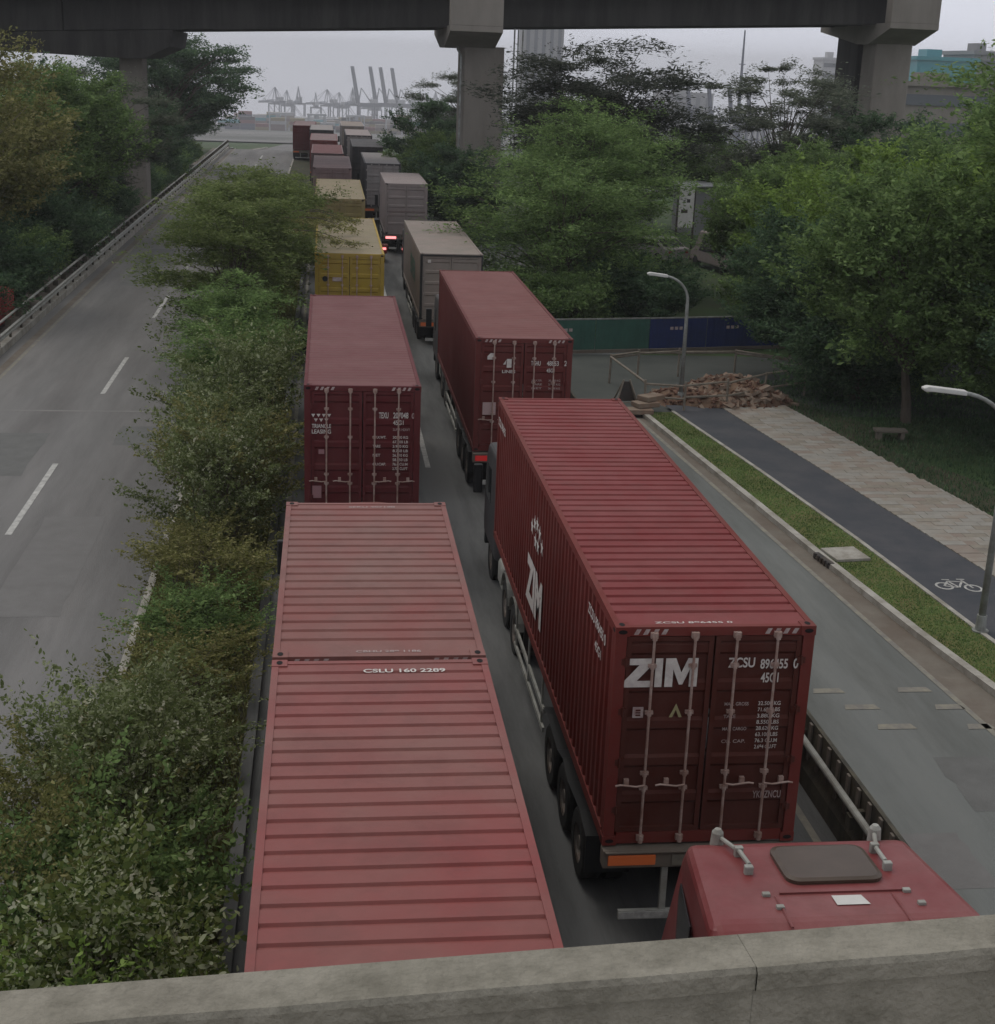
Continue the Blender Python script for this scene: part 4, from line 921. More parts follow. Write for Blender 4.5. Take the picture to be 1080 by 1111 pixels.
def treemesh(seed, H, R, z0, K, N, leaf, m, rc=.9, clflat=.45, rz=None, trunk=.18, bark='bark', layers=False, lflat=.5, asp=2.2, droop=0, multi=1, top=None, sprig=4, slen=1.5):
    """returns (trunk mesh, crown mesh): crown ellipsoid from z0 to H, K clumps, N leaves"""
    rng = np.random.default_rng(seed); zc = (z0+H)/2; hz = (H-z0)/2
    C = []
    while len(C) < K:
        p = rng.uniform(-1, 1, 3); r = np.linalg.norm(p)
        if r > 1 or r < .35 and rng.random() < .6: continue
        ang = math.atan2(p[1], p[0]); lob = 1+.22*math.sin(3*ang+seed)+.14*math.sin(5*ang+2*seed)
        q = np.array([p[0]*R*lob, p[1]*R*lob, zc+p[2]*hz])
        if layers: q[2] = q[2]*.55+.45*(z0+round((q[2]-z0)/.85)*.85)+rng.normal()*.15+.05*np.hypot(q[0], q[1])
        C.append(q)
    C = np.array(C); wts = rng.uniform(.4, 1.3, K); wts /= wts.sum(); idx = rng.choice(K, N, p=wts)
    rad = rc*rng.uniform(.55, 1.35, K)
    off = rng.normal(size=(N, 3)); off /= np.linalg.norm(off, axis=1)[:, None]; off *= (rng.random(N)**.45)[:, None]
    out = np.column_stack([C[:, 0], C[:, 1], np.zeros(K)]); out /= np.linalg.norm(out, axis=1)[:, None]+1e-6
    o2 = off.copy()
    o2[:, 2] *= clflat; o2 *= rad[idx][:, None]
    # stretch clumps outwards into sprays
    rad_dir = out[idx]; al = (o2*rad_dir).sum(1)[:, None]; o2 += rad_dir*al*.6
    o2[:, 2] -= droop*np.maximum(0, al[:, 0])**1.5
    pts = C[idx]+o2+rng.normal(size=(N, 3))*.05*rc
    outv = rad_dir*np.array([1, 1, 0])*(.8 if layers else .2)
    NS = int(sprig*K); PS = []; OS = []
    for k in range(NS):
        c = C[rng.integers(K)]; rr = np.hypot(c[0], c[1])+1e-6; o = np.array([c[0]/rr, c[1]/rr, 0])
        d = o*rng.uniform(.3, 1.1)+np.array([rng.normal()*.35, rng.normal()*.35, rng.uniform(.25, 1.0) if not layers else rng.uniform(-.05, .55)]); d /= np.linalg.norm(d)
        ln = rc*slen*rng.uniform(.7, 1.5); nn = int(26+26*rng.random()); u = rng.random(nn)**.8
        q = c+o*rc*.4+np.outer(u*ln, d)+rng.normal(size=(nn, 3))*leaf*(.55 if not layers else .8)*np.array([1, 1, .6]); q[:, 2] -= (u**2)*ln*(.18 if layers else .05)
        PS.append(q); OS.append(np.tile(d, (nn, 1))*.6)
    if PS: pts = np.vstack([pts]+PS); outv = np.vstack([outv]+OS)
    keep = rng.random(len(pts)) < 1; nv = 6 if leaf < .1 else 4; V = leaves(pts, leaf, rng, lflat, asp, outv, nv)
    crown = leafmesh('crown', V, LF[m], nv)
    g = MB(); rnd = random.Random(seed); fork = max(.4, z0*.85)
    stems = [(0, 0)] if multi == 1 else [(rnd.uniform(-.3, .3), rnd.uniform(-.3, .3)) for _ in range(multi)]
    tops = []
    for sx, sy in stems:
        bx, by = sx*2+rnd.uniform(-.2, .2), sy*2+rnd.uniform(-.2, .2)
        g.path([(sx, sy, -.15), (sx+(bx-sx)*.3, sy+(by-sy)*.4, fork*.5), (bx, by, fork), (bx*1.1, by*.9, z0+(H-z0)*.55)], [trunk*1.25, trunk, trunk*.85, trunk*.3], n=9); tops.append((bx, by, fork))
    for k in range(min(K, 60)):
        bx, by, bz = tops[k % len(tops)]; c = Vector(C[k]); s = Vector((bx, by, bz+rnd.random()*(max(.1, min(c.z, zc)-bz))*.7))
        if c.z < s.z: s.z = max(.3, c.z-.4)
        mid = s.lerp(c, .5)+Vector((rnd.uniform(-.2, .2), rnd.uniform(-.2, .2), .12*(c-s).length)); r0 = trunk*.38
        g.path([s, mid, c], [r0, r0*.55, r0*.15], n=5)
    tm = g.mesh('trunk', M[bark]); return tm, crown
TV = {}; FLW = {}
def variant(k, **a):
    TV[k] = treemesh(**a)
variant('acacia', seed=11, H=11.6, R=4.2, z0=2.0, K=170, N=48000, leaf=.20, m='mid', rc=.95, clflat=.38, layers=True, lflat=.35, asp=3, droop=.12)
variant('acacia_mid', seed=14, H=7.2, R=4.2, z0=.8, K=150, N=46000, leaf=.17, m='mid', rc=.95, clflat=.42, layers=True, lflat=.4, asp=3, droop=.12)
variant('feather', seed=21, H=12.5, R=4.8, z0=3.5, K=130, N=52000, leaf=.24, m='grey', rc=.85, clflat=.34, layers=True, lflat=.3, asp=3.4, droop=.1)
variant('feather_dark', seed=22, H=12, R=4.6, z0=3.2, K=150, N=64000, leaf=.24, m='shade', rc=1.0, clflat=.36, layers=True, lflat=.3, asp=3.4, droop=.1)  # crown in the darkest, greyest leaf colours
variant('feather_near', seed=23, H=12.5, R=4.6, z0=3.5, K=130, N=60000, leaf=.15, m='mid', rc=.85, clflat=.4, layers=True, lflat=.4, asp=2.4, droop=.1)
variant('round', seed=31, H=9.5, R=4.3, z0=2.2, K=140, N=46000, leaf=.20, m='mid', rc=.85, clflat=.6, sprig=5, slen=1.3)
variant('round_bright', seed=32, H=9.5, R=4.3, z0=2.0, K=140, N=46000, leaf=.20, m='bright', rc=.855, clflat=.55, sprig=5, slen=1.3)
variant('round_dark', seed=33, H=9.5, R=4.6, z0=1.2, K=140, N=55000, leaf=.22, m='dark', rc=.95, clflat=.6, sprig=5, slen=1.3)
variant('rain', seed=41, H=12.6, R=6.6, z0=3.0, K=170, N=60000, leaf=.27, m='dark', rc=1.25, clflat=.4, layers=True, trunk=.4)
variant('pale', seed=51, H=10.5, R=3.0, z0=2.2, K=70, N=17000, leaf=.19, m='olive', rc=.9, clflat=.7, trunk=.16, bark='bark_pale')
variant('bush', seed=61, H=3.2, R=2.3, z0=.2, K=70, N=22000, leaf=.16, m='dark', rc=.7, clflat=.7, trunk=.05, multi=4)
variant('bush_mid', seed=62, H=2.8, R=2.0, z0=.2, K=60, N=20000, leaf=.15, m='mid', rc=.65, clflat=.7, trunk=.05, multi=4)
variant('medtree', seed=71, H=6.4, R=2.5, z0=1.6, K=100, N=38000, leaf=.13, m='medleaf', rc=.75, clflat=.28, layers=True, trunk=.09, lflat=.3, asp=2.6, droop=.15)
variant('medtree_dark', seed=72, H=5.0, R=2.0, z0=1.0, K=80, N=30000, leaf=.13, m='mid', rc=.65, clflat=.35, layers=True, trunk=.08, lflat=.3, asp=2.6)
variant('shrub_a', seed=81, H=2.9, R=1.15, z0=.25, K=52, N=9500, leaf=.075, m='shrub', rc=.36, clflat=.9, trunk=.03, multi=7, lflat=.8, asp=1.9, sprig=3.4, slen=2.3)
variant('shrub_e', seed=85, H=2.9, R=1.2, z0=.25, K=52, N=8500, leaf=.085, m='shrub2', rc=.36, clflat=.9, trunk=.03, multi=8, lflat=.8, asp=1.7, sprig=3.4, slen=2.3)
variant('shrub_b', seed=82, H=2.4, R=1.15, z0=.15, K=52, N=11000, leaf=.075, m='bright', rc=.36, clflat=.9, trunk=.03, multi=7, lflat=.8, asp=1.9, sprig=3.4, slen=2.3)
variant('shrub_c', seed=83, H=2.6, R=1.1, z0=.2, K=40, N=5500, leaf=.07, m='olive', rc=.34, clflat=.9, trunk=.03, multi=8, lflat=.8, asp=2.0, sprig=3.4, slen=2.3)
variant('shrub_d', seed=84, H=2.2, R=1.2, z0=.1, K=50, N=12000, leaf=.08, m='mid', rc=.40, clflat=.8, trunk=.03, multi=7, lflat=.8, asp=1.9, sprig=3.4, slen=2.3)
def plant(v, x, y, s, rz, label, cat='tree', name='tree', group=None, sz=None, z=None, sx=None):
    t = thing(name, label, cat, (x, y, zg(y) if z is None else z), rz, group)
    t.scale = (sx or s, sx or s, (sz or s))
    if v in ('shrub_e', 'shrub_a') and cat != 'tree' and y < 34:
        if v not in FLW:
            rg = np.random.default_rng(3); n = 70; P_ = rg.normal(size=(n, 3)); P_ /= np.linalg.norm(P_, axis=1)[:, None]; P_[:, 2] = abs(P_[:, 2])
            P_ = P_*np.array([1.15, 1.15, 1.35])*rg.uniform(.85, 1.08, n)[:, None]+np.array([0, 0, 1.5]); P_ = np.repeat(P_, 5, 0)+rg.normal(size=(n*5, 3))*.025
            FLW[v] = leafmesh('flowers', leaves(P_, .05, rg, 1, 1.3, None, 6), LF['flower'], 6)
        fo = link('flowers', FLW[v], t); fo['kind'] = 'stuff'
    tm, cm = TV[v]; link('trunk' if cat == 'tree' else 'stem', tm, t); link('crown' if cat == 'tree' else 'foliage', cm, t); return t
G_R = 'trees along the right side'
for i, a in enumerate([
 ('acacia_mid', 10.4, 62, 1.0, .4, 'bright green feathery tree directly behind the green hoarding'),
 ('acacia', 11.8, 66, .80, 1.4, 'tall green feathery tree behind the green and blue hoardings'),
 ('feather_dark', 13.7, 75, 1.0, 2.0, 'dark feathery tree rising above the bright green one, its crown against the sky'),
 ('feather_dark', 15.0, 88, .8, .9, 'dark feathery tree just right of the middle viaduct pier, behind the tall dark crown'),
 ('round', 20.6, 66, .70, 1.0, 'mid green tree at the right of the gap with parked cars'),
 ('round', 24.6, 72, .78, 2.2, 'mid green tree in the second row behind the parked car gap'),
 ('round_bright', 20.6, 54, .86, .2, 'bright green broad tree above the debris heap'),
 ('round_dark', 17.6, 50.5, .62, 4.0, 'dark low tree between the rubble heap and the trunk on the lawn'),
 ('round', 18.8, 43.8, .84, 5.0, 'broad tree on the lawn whose dark trunk stands by the stone bench'),
 ('round_bright', 24.0, 46.0, .98, 3.0, 'tall bright green tree at the right edge of the photo'),
 ('round_dark', 22.5, 37.5, .72, 2.4, 'dark tree over the lawn at the far right behind the second lamp'),
 ('round', 27.5, 56, 1.05, .7, 'big mid green tree behind the bright one at right'),
 ('round', 29, 44, 1.35, 1.9, 'tallest tree at top right, leaves hanging near the viaduct'),
 ('feather_near', 24.4, 39, 1.22, 1.4, 'open crowned tall tree at the top right corner, sky showing through'),
 ('round', 20.9, 41.0, .62, 2.6, 'low spreading tree over the lawn right of the bench'),
 ('round_dark', 33, 66, 1.0, .9, 'dark tree far right in front of the teal building'),
 ('feather', 27, 86, .92, 2.9, 'thin grey tree with bare gaps left of the right viaduct pier'),
 ('round_dark', 33, 88, .9, 1.9, 'dark tree at the foot of the right viaduct pier'),
 ('round', 27, 104, .72, 4.1, 'tree crown under the grey block building'),
]): plant(a[0], a[1], a[2], a[3], a[4], a[5], group=G_R)
for i, a in enumerate([
 ('round_dark', 8.4, 92, .60, .4, 'green round tree beside the far right lane just before the viaduct'),
 ('round', 7.9, 106, .62, 2.4, 'olive green round tree right of the far queue beyond the viaduct'),
 ('round_dark', 9.6, 122, .8, 1.4, 'dark tree right of the far queue, second beyond the viaduct'),
 ('feather', 13.5, 140, .85, .9, 'flat topped grey green tree far beyond the viaduct'),
]): plant(*a, group='trees beside the far queue')
GL = 'trees along the left side'
for a in [
 ('pale', -14.9, 63, 1.0, .3, 'sparse yellowish tree with pale trunk at the left edge'),
 ('pale', -16.8, 72, 1.1, 1.9, 'second sparse yellowish tree a little behind the left edge one'),
 ('round', -15.2, 82, 1.02, 2.0, 'mid green tree in front of the left viaduct cap'),
 ('feather', -13.6, 88, .78, 4.0, 'grey green spreading tree touching the left viaduct column'),
 ('round_dark', -18.5, 90, 1.0, 1.0, 'dark tree behind the mid green tree at left'),
 ('round_dark', -15.0, 74, .52, 1.0, 'dark low tree behind the guard rail at left'),
 ('round_dark', -17.5, 62, .55, 5.0, 'dark low tree under the sparse yellowish tree'),
 ('rain', -15.2, 146, 1.0, .3, 'big dark umbrella shaped tree beyond the viaduct, left of the road'),
 ('round_dark', -15.6, 122, .75, 2.3, 'dark tree between viaduct column and the umbrella shaped tree'),
 ('round_dark', -16.2, 172, .8, 1.3, 'farthest dark tree on the left roadside'),
]: plant(*a, group=GL)
rnd = random.Random(77)
k = 0
words = ['first', 'second', 'third', 'fourth', 'fifth', 'sixth', 'seventh', 'eighth', 'ninth', 'tenth', 'eleventh', 'twelfth', 'thirteenth', 'fourteenth', 'fifteenth', 'sixteenth', 'seventeenth', 'eighteenth', 'nineteenth', 'twentieth']
y = 52
while y < 150:
    plant('bush' if k % 3 else 'bush_mid', -13.9-rnd.random()*.6, y, rnd.uniform(.75, 1.1)*(1 if y < 96 else .8), rnd.uniform(0, 6), 'dark bush hugging the outside of the left guard rail, %s from the near end' % words[k], 'bush', 'bush', 'bushes behind the left guard rail'); y += 5.4; k += 1
for j, (x, y) in enumerate(((9.6, 58.0), (13.2, 59.5), (19.0, 58.6), (21.8, 58.5), (25.5, 58), (18.2, 47.2), (20.5, 49))):
    plant('bush' if j % 2 else 'bush_mid', x, y, .95, j*1.3, ('bush behind the hoardings, %s from the left' % words[j]) if j < 5 else ('dark bush on the lawn, %s the rubble heap' % ('nearest' if j == 5 else 'behind and right of')), 'bush', 'bush', 'bushes by the side road')
# median planting
med = [
 ('shrub_b', -3.2, 11.0, 1.0, .2, 'dense green shrub at the bottom left, nearest the parapet'),
 ('shrub_b', -2.2, 10.8, .85, 2.2, 'green shrub at the bottom, right of the nearest median shrub'),
 ('shrub_d', -3.9, 12.4, .70, 1.3, 'mid green shrub leaning over the left carriageway near the bottom left'),
 ('shrub_e', -2.45, 12.9, .95, 4.0, 'tall fresh green shrub beside the cut off red container'),
 ('shrub_c', -3.6, 14.4, .92, 5.0, 'tallest grey green shrub of the near median clump'),
 ('shrub_d', -2.75, 15.1, 1.0, 1.0, 'mid green shrub close to the red container, inside the near median clump'),
 ('shrub_c', -3.35, 16.8, .85, .4, 'yellowish olive shrub at the back of the near clump'),
 ('shrub_a', -2.65, 17.4, .95, 3.4, 'grey green shrub right of the yellowish olive one'),
 ('shrub_a', -2.9, 18.9, .72, 2.4, 'thin grey green shrub at the far end of the near clump'),
 ('shrub_a', -2.5, 20.2, .85, 3.9, 'leafy shrub beside the joint of the two red containers'),
 ('shrub_c', -2.35, 22.6, .9, 2.0, 'brownish shrub left of the second red container'),
 ('shrub_d', -2.35, 25.2, .85, 5.2, 'dark green shrub near the median kerb beside the second red container'),
 ('shrub_c', -2.2, 27.2, 1.05, .9, 'shrub with yellow flowering tips beside the second red container'),
 ('shrub_c', -2.8, 29.4, .8, 2.2, 'loose brownish shrub bending over the median kerb'),
 ('shrub_a', -2.35, 31.0, 1.0, 3.0, 'tall thin shrub level with the maroon doors'),
 ('shrub_c', -2.1, 32.2, 1.15, 1.2, 'olive shrub beside the rear half of the maroon container'),
 ('shrub_a', -2.45, 34.8, 1.0, 4.4, 'tall grey green shrub beside the middle of the maroon container'),
 ('shrub_a', -2.1, 37.4, 1.25, 2.4, 'shrub between the tall grey green one and the small median tree'),
 ('medtree_dark', -2.5, 40.5, .72, 1.0, 'small feathery median tree beside the maroon container front'),
 ('medtree_dark', -2.8, 45.0, .80, 2.0, 'spreading median tree at the maroon container front end'),
 ('medtree', -3.3, 50.5, .95, 3.0, 'bright green spreading median tree beside the yellow container'),
 ('medtree', -2.9, 56.0, .98, .5, 'second bright green median tree, its branches over the yellow container'),
 ('medtree', -2.7, 62.0, .98, 4.5, 'third bright green median tree beyond the yellow container'),
 ('medtree', -2.8, 69.0, .8, 5.4, 'smaller fresh green median tree level with the olive yellow container'),
 ('medtree_dark', -2.9, 76, .8, 2.5, 'dull median tree just before the viaduct'),
 ('medtree_dark', -2.9, 86, .62, 1.5, 'last median tree before the viaduct'),
 ('bush', -2.7, 100, .5, .5, 'low bush on the median under the viaduct'),
 ('bush', -2.7, 112, .5, 2.5, 'low bush on the median just beyond the viaduct'),
]
for a in med:
    isT = a[0].startswith('med'); plant(*a[:5], a[5], 'tree' if isT else 'shrub', 'median_tree' if isT else 'shrub', 'median trees' if isT else 'median shrubs', sz=(a[3]*.62 if 18 < a[2] < 31 else None))
def branch():
    rng = np.random.default_rng(5); t = thing('overhanging_branch', 'thin leafy branch hanging over the pale roofed yellow container', 'branch', (-2.9, 53.0, 4.3))
    g = MB(); P_ = []
    for (dy, dz) in ((-1.6, .25), (0, .55), (1.9, .6), (3.6, .5)):
        pts = [(0, 0, -1.6), (.2, dy*.2, 0), (1.3, dy*.7, dz+.3), (2.6, dy, dz+.3), (3.9, dy*1.1-.2, dz-.05)]; g.path(pts, [.05, .04, .028, .016, .006], n=6)
        for k in range(15):
            a = Vector(pts[2]).lerp(Vector(pts[4]), k/14); b = a+Vector((rng.uniform(-.1, .5), rng.uniform(-.8, .5), rng.uniform(-.3, .12))); g.tube(a, b, .01, .003, n=4)
            for j in range(110): u = rng.random(); P_.append(np.array(a.lerp(b, u))+rng.normal(size=3)*np.array([.10, .10, .045]))
    g.build('limb', M['bark'], t); V = leaves(np.array(P_), .10, rng, .3, 2.6); link('leaves', leafmesh('leaves', V, LF['olive']), t)
branch()
def grass_tufts(name, label, fa, fb, y0, y1, n, h, m, z=.1, seed=1):
    rng = np.random.default_rng(seed); ys = rng.uniform(y0, y1, n); xs = np.array([fa(y)+(fb(y)-fa(y))*u for y, u in zip(ys, rng.random(n))])
    hh = h*rng.uniform(.5, 1.4, n); a = rng.uniform(0, 2*PI, n); wv = .012+h*.06
    dx, dy = np.cos(a)*wv, np.sin(a)*wv; lx, ly = rng.normal(size=n)*hh*.35, rng.normal(size=n)*hh*.35
    b = np.column_stack([xs, ys, np.full(n, z)]); V = np.stack([b+np.column_stack([-dx, -dy, 0*dx]), b+np.column_stack([dx, dy, 0*dx]), b+np.column_stack([lx+dx*.2, ly+dy*.2, hh]), b+np.column_stack([lx-dx*.2, ly-dy*.2, hh])], 1).reshape(-1, 3)
    o = link(name, leafmesh(name, V, LF[m])); tag(o, label, 'grass', kind='stuff')
grass_tufts('verge_grass', 'short yellow green grass on the verge between kerb and bicycle path', lambda y: fk(y)+.18, lambda y: fpl(y)-.07, 14, 44.4, 22000, .03, 'mid')
grass_tufts('lawn_grass', 'dark grass of the lawn under the right trees', lambda y: fpv(y)+.02, lambda y: fpv(y)+9, 22, 50, 40000, .09, 'dark', 0, 2)
grass_tufts('median_grass', 'weeds and low grass growing on the median soil', lambda y: -3.5, lambda y: -1.32, 8, 90, 45000, .16, 'olive', .12, 3)
struct(strip('worn_earth', lambda y: fpv(y)+.0, lambda y: fpv(y)+1.3+.4*math.sin(y*.9), 34, 48, .006, M['soil'], 1))

# ------------------------------------------------------------------ parked cars and small things beyond the trees
def car(label, x, y, rz, m, h=1.45, L=4.4, W=1.75, van=False):
    t = thing('parked_car' if not van else 'parked_van', label, 'van' if van else 'car', (x, y, zg(y)), rz, 'vehicles beyond the queue')
    g = MB()
    if van: prof = [(-L/2, .35), (L/2, .35), (L/2, .9), (L/2-.5, 1.1), (L/2-1.1, h), (-L/2+.1, h), (-L/2, h-.2)]
    else: prof = [(-L/2, .3), (L/2, .3), (L/2, .72), (L/2-1.0, .92), (L/2-1.7, h-.03), (-L/2+1.2, h), (-L/2+.4, .98), (-L/2, .92)]
    g.prism(prof, 'x', -W/2, W/2); b = g.build('body', m, t, bevel=.09, segs=3)
    for s in (-1, 1):
        MB().prism([(L/2-1.15, .98), (L/2-1.75, h-.12), (-L/2+1.2, h-.10), (-L/2+.6, .98)], 'x', s*W/2-.005, s*W/2+.012).build('side_window', M['glass'], b)
        for yy in (-L/2+.8, L/2-.8): g = MB(); g.tube((s*(W/2-.2), yy, .32), (s*(W/2+.01), yy, .32), .32, n=18); g.build('wheel', M['rubber'], t)
        MB().box(s*W*.35-.15, s*W*.35+.15, -L/2-.01, -L/2+.03, .65, .8).build('tail_light', M['red_off'], b)
    q = (h-.98)/.8
    MB().prism([(-L/2+.40-.02, 1.02), (-L/2+.46, 1.02), (-L/2+1.16, h-.06), (-L/2+1.10, h-.06)] if not van else [(-L/2-.02, 1.0), (-L/2+.01, 1.0), (-L/2+.03, h-.3), (-L/2, h-.3)], 'x', -W*.4, W*.4).build('rear_window', M['glass'], b)
    return t
car('pale grey car parked in the gap between the right trees', 19.2, 84, .5, P['greyroof'])
car('pinkish grey van parked right of the pale car in the tree gap', 22.4, 80, .2, P['pinkgrey'], 2.1, 5.0, 1.9, True)
car('dark blue car behind the pale grey one in the tree gap', 18.2, 92, 1.3, mat('car_dark_blue', (.04, .05, .08), .3))
car('silver car half hidden under the right trees', 25.5, 88, 1.2, P['greyroof'])
def sign():
    t = thing('info_sign', 'tall white sign board with dark symbols standing in the tree gap', 'sign', (21.1, 84.5, 0), .1)
    g = MB(); g.box(-.47, .47, -.05, .05, 1.9, 4.3); p = g.build('board', M['white'], t)
    g = MB(); g.box(-.56, -.47, -.06, .06, 0, 4.4); g.box(.47, .56, -.06, .06, 0, 4.4); g.build('post', M['chassis'], t)
    g = MB(); g.prism([(.02, 3.75), (.22, 3.75), (.12, 3.95)], 'y', -.06, -.052); g.box(.02, .22, -.06, -.052, 3.35, 3.55); g.box(-.3, .1, -.06, -.052, 2.75, 2.95); g.build('marks', M['chassis'], p)
sign()
def shed(label, x, y, w_, d, h, m, rm, rz=0):
    t = thing('shed', label, 'shed', (x, y, 0), rz)
    MB().box(0, w_, 0, d, 0, h).build('wall', m, t)
    MB().prism([(-.3, h), (w_/2, h+.6), (w_+.3, h), (w_/2, h+.45)] if False else [(-.3, h), (w_+.3, h+.3), (w_+.3, h+.36), (-.3, h+.06)], 'y', -.3, d+.3).build('roof', rm, t)
    MB().box(w_*.35, w_*.6, -.03, .0, 0, 2).build('door', M['chassis'], t)
shed('low grey shed with pale roof behind the parked cars', 15.8, 96, 6, 4, 2.7, M['bgrey'], M['bwhite'])
shed('small pale kiosk with white roof behind the sign', 24.5, 98, 5, 4, 3.2, M['bgrey'], M['bwhite'])
def redbin():
    t = thing('red_container', 'bright red tarpaulin covered box behind the left guard rail', 'skip', (-14.1, 55.2, 0))
    MB().box(0, 1.6, 0, 4.5, .3, 1.3).build('body', M['redtarp'], t, bevel=.06)
    g = MB(); vs = []
    for j in range(7):
        for i in range(5): vs.append((-.05+1.7*i/4, -.05+4.6*j/6, 1.32+.16*math.sin(PI*i/4)+.04*math.sin(j*2.1+i)))
    g.add(vs, [(j*5+i, j*5+i+1, j*5+i+6, j*5+i+5) for j in range(6) for i in range(4)]); g.build('cover', M['redtarp'], t)
    for x in (.2, 1.2): MB().box(x, x+.2, .2, 4.3, 0, .3).build('skid', M['chassis'], t)
redbin()

# ------------------------------------------------------------------ far buildings
def building(label, x, y, w_, d, h, m, zb=None, cols=6, rows=8, wm='bwin', vert=False, rz=0):
    zb = zg(y)+.3 if zb is None else zb
    t = thing('building', label, 'building', (x, y, zb), rz, 'far buildings')
    MB().box(0, w_, 0, d, 0, h).build('wall', M[m], t)
    MB().box(-.6, w_+.6, -.6, d+.6, h, h+h*.02+.4).build('roof', M[m], t)
    MB().box(w_*.3, w_*.55, d*.3, d*.6, h+h*.02+.4, h+h*.07+1).build('plant_room', M[m], t)
    if vert:
        for c in range(cols): MB().box(w_*(c+.25)/cols, w_*(c+.7)/cols, -.25, -.02, h*.06, h*.94).build('window_strip', M[wm], t)
    else:
        for r in range(rows): 
            z0 = h*(r+.3)/rows; MB().box(w_*.05, w_*.95, -.25, -.02, z0, z0+h/rows*.4).build('window_band', M[wm], t)
    return t
building('hazy grey high rise directly behind the middle viaduct pier tree', 118, 900, 24, 24, 76, 'bgrey', cols=5, vert=True)
building('low hazy grey block left of the blocky office building', 256, 1180, 20, 25, 33, 'bgrey', cols=4, vert=True)
building('hazy blocky grey office building right of the dark feathery tree', 274, 1200, 42, 40, 40, 'bgrey', cols=5, vert=True)
building('pale tower beside the right viaduct pier', 306, 905, 15, 18, 55, 'bwhite', rows=9)
building('teal glass building right of the right viaduct pier', 150, 370, 16, 20, 26, 'bteal', rows=5, wm='bteal')
building('grey block beside the teal glass building', 166, 372, 10, 20, 28, 'bgrey', rows=6)
building('brownish low building in front of the teal glass one', 74, 190, 16, 10, 10.5, 'pierconc', rows=3, zb=-.3)
building('long white quayside terminal hall at right', 282, 1150, 70, 30, 15, 'bwhite', cols=16, vert=True)
building('far pale warehouse behind the port cranes, left', -60, 1900, 130, 40, 14, 'bwhite', rows=1)
building('far green grey warehouse behind the port cranes, centre', 30, 1850, 170, 40, 12, 'bgrey', rows=1)
def mast():
    t = thing('radio_mast', 'thin tall mast against the sky between the viaduct piers', 'mast', (252, 895, zg(895)))
    MB().tube((0, 0, 0), (0, 0, 70), 1.5, .45, n=6).build('mast_pole', M['crane_d'], t)
    for z in (20, 35, 50): MB().box(-1.6, 1.6, -1.6, 1.6, z, z+.5).build('platform', M['crane_d'], t)
mast()

# ------------------------------------------------------------------ harbour cranes
def crane(label, x, y, s, up, m, rz=0, lean=0, tk=1):
    t = thing('harbour_crane', label, 'crane', (x, y, zg(y)+.3), rz, 'harbour cranes'); t.scale = (s, s, s)
    mt = M[m]
    for sx in (-10, 10):
        for sy in (-8, 8): MB().box(sx-.7, sx+.7, sy-.7, sy+.7, 0, 34).build('leg', mt, t)
    g = MB()
    for sy in (-8, 8): g.box(-10, 10, sy-.5, sy+.5, 11, 12.4); g.box(-10, 10, sy-.5, sy+.5, 32, 34)
    for sx in (-10, 10): g.box(sx-.5, sx+.5, -8, 8, 11, 12.2); g.box(sx-.5, sx+.5, -8, 8, 32, 34)
    for sx in (-10, 10): g.tube((sx, -8, 12), (sx, 8, 32), .35, n=5)
    g.build('portal_beam', mt, t)
    g = MB(); g.tube((-10, -3, 34), (-6, 0, 56), .6, n=5); g.tube((-10, 3, 34), (-6, 0, 56), .6, n=5); g.tube((10, -3, 34), (-6, 0, 56), .5, n=5); g.tube((10, 3, 34), (-6, 0, 56), .5, n=5); g.build('apex_frame', mt, t)
    MB().box(-8, 26, -2.5, 2.5, 34, 37).build('rear_girder', mt, t); MB().box(6, 16, -3.5, 3.5, 37, 42).build('machine_house', M['crane_w'], t)
    g = MB(); hinge = Vector((-11, 0, 36)); L = 48
    a = math.radians(80 if up else 0); tip = hinge+Vector((-L*math.cos(a), 0, L*math.sin(a)))
    for sy in (-1.6, 1.6): g.tube(hinge+Vector((0, sy, 0)), tip+Vector((0, sy, 0)), .75*tk, .6*tk, n=5); g.tube(hinge+Vector((2.5 if up else -.3, sy, 0 if up else 2.5)), tip+Vector((2.2 if up else 1, sy, 0 if up else 1.2)), .5*tk, n=5)
    for k in range(9): p = hinge.lerp(tip, (k+.5)/9); g.tube(p+Vector((0, -1.6, 0)), p+Vector((0, 1.6, 0)), .35, n=4)
    g.build('boom', mt, t)
    if not up:
        g = MB(); g.tube((-6, 0, 56), tuple(hinge.lerp(tip, .55)), .3, n=4); g.tube((-6, 0, 56), tuple(hinge.lerp(tip, .92)), .3, n=4); g.tube((-6, 0, 56), (24, 0, 37), .3, n=4); g.build('stay', mt, t)
ords = ['first', 'second', 'third', 'fourth', 'fifth', 'sixth', 'seventh', 'eighth', 'ninth', 'tenth', 'eleventh', 'twelfth']
for i, x in enumerate((54, 78, 92, 108)): crane('raised dark boom crane, %s from left of the four left of the middle pier' % ords[i], x-2, 2000+i*12, 1.0, True, 'crane_d', rz=.12, tk=2.2)
for i, x in enumerate((-66, -52, -38, -14, 4, 20, 36, 66, 122, 136, 150, 164)): crane('pale crane with level boom on the hazy quay, %s from the left' % ords[i], x, 2020+(i % 3)*30, (.95, .9, 1.0, .85)[i % 4], False, 'crane_m', rz=(1.2, -1.3, 1.5, -1.5, 1.0, -1.1, 1.4)[i % 7], tk=1.5)
for i, x in enumerate((240, 256, 272, 287)): crane('raised dark boom crane, %s from left of the four beyond the office block' % ords[i], x, 950+i*8, .47, True, 'crane_d', rz=.3, tk=2.0)
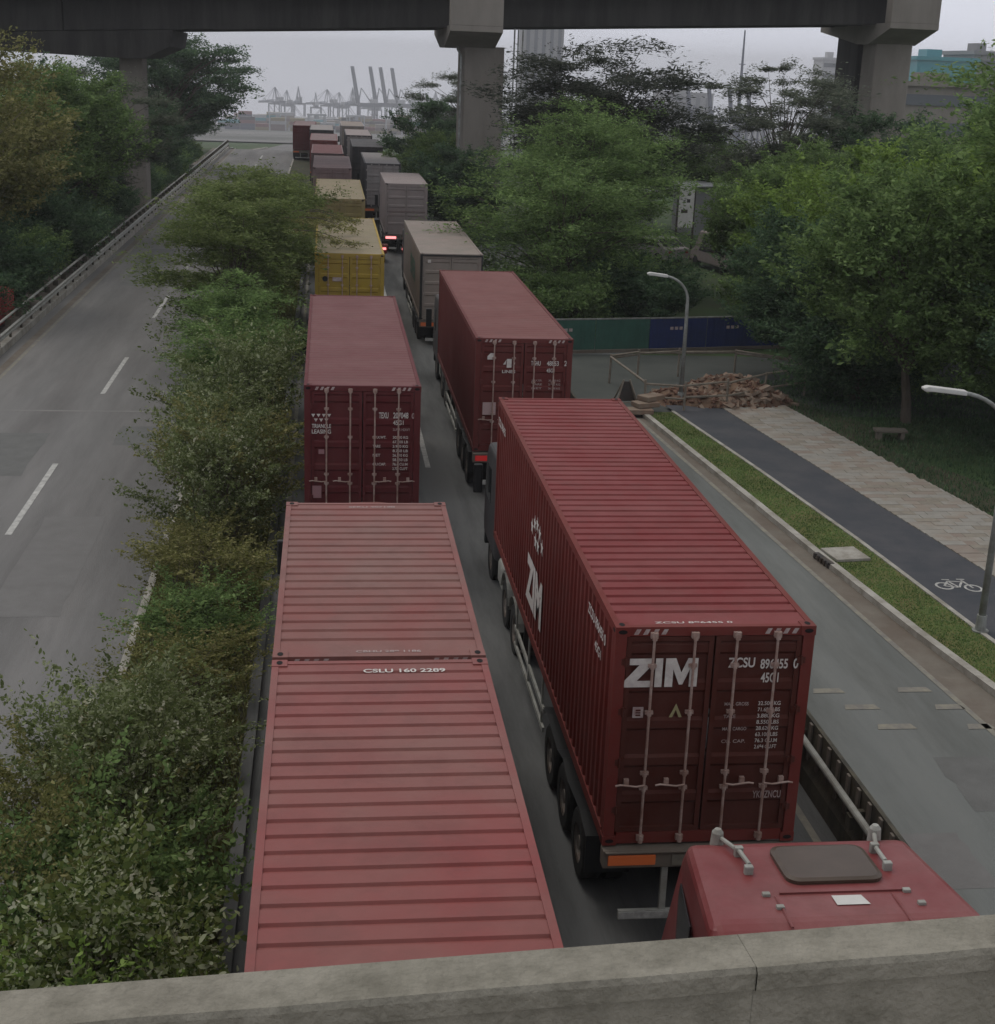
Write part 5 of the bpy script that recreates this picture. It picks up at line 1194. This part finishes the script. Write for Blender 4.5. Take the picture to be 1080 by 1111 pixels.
def yard():
    rnd = random.Random(4); cs = [P['deepred'], M['crane_d'], P['greyroof'], P['white'], P['olive'], M['bwhite'], P['dark'], M['bteal'], P['mauve']]
    metr = []
    for j in range(9):
        g = MB(); n = rnd.randint(3, 6)
        for a in range(4):
            for b in range(n-rnd.randint(0, 2)):
                g.box(a*12.6, a*12.6+12.2, 0, 9.5, b*2.6, b*2.6+2.55, rnd.randint(0, 8))
        metr.append(g.mesh('container_stack', cs))
    k = 0
    g0 = None
    for row in range(6):
        for i in range(9):
            x = -110+i*62+rnd.uniform(-12, 12); y = 1250+row*105
            o = link('container_stack', metr[(row*3+i) % 9], None, (x*(y/1700), y, zg(y)+.36)); o.rotation_euler = (0, 0, rnd.uniform(-.1, .1))
            tag(o, 'hazy stack of containers in the far port yard below the cranes', 'container stack', 'stacked containers in the port yard')
yard()
def white_posts():
    for i in range(7):
        x = -40+i*32; y = 1240
        t = thing('yard_gantry', 'pale yard gantry in the hazy port, %s from the left' % ords[i], 'gantry crane', (x, y, zg(y)+.3), .2*(i % 3), 'yard gantries'); t.scale = (.55, .55, .6)
        for sx in (-12, 12):
            for sy in (-5, 5): MB().box(sx-.8, sx+.8, sy-.8, sy+.8, 0, 22).build('leg', M['crane_w'], t)
        MB().box(-14, 14, -5, 5, 22, 24.5).build('girder', M['crane_w'], t)
        MB().box(-3, 3, -4, 4, 18, 21.9).build('cabin', M['crane_w'], t)
white_posts()

# ------------------------------------------------------------------ haze
hm = bpy.data.materials.new('haze'); hm.use_nodes = True; t = hm.node_tree; t.nodes.clear()
ho = t.nodes.new('ShaderNodeOutputMaterial'); pv = t.nodes.new('ShaderNodeVolumePrincipled')
pv.inputs['Color'].default_value = (.88, .88, .90, 1); pv.inputs['Density'].default_value = .00036; pv.inputs['Anisotropy'].default_value = .1
t.links.new(pv.outputs[0], ho.inputs['Volume'])
HZ = MB().box(-2600, 3100, -70, 3600, zg(3500)-10, 53).build('haze', hm); HZ['kind'] = 'stuff'
scn.render.resolution_x = 995; scn.render.resolution_y = 1024
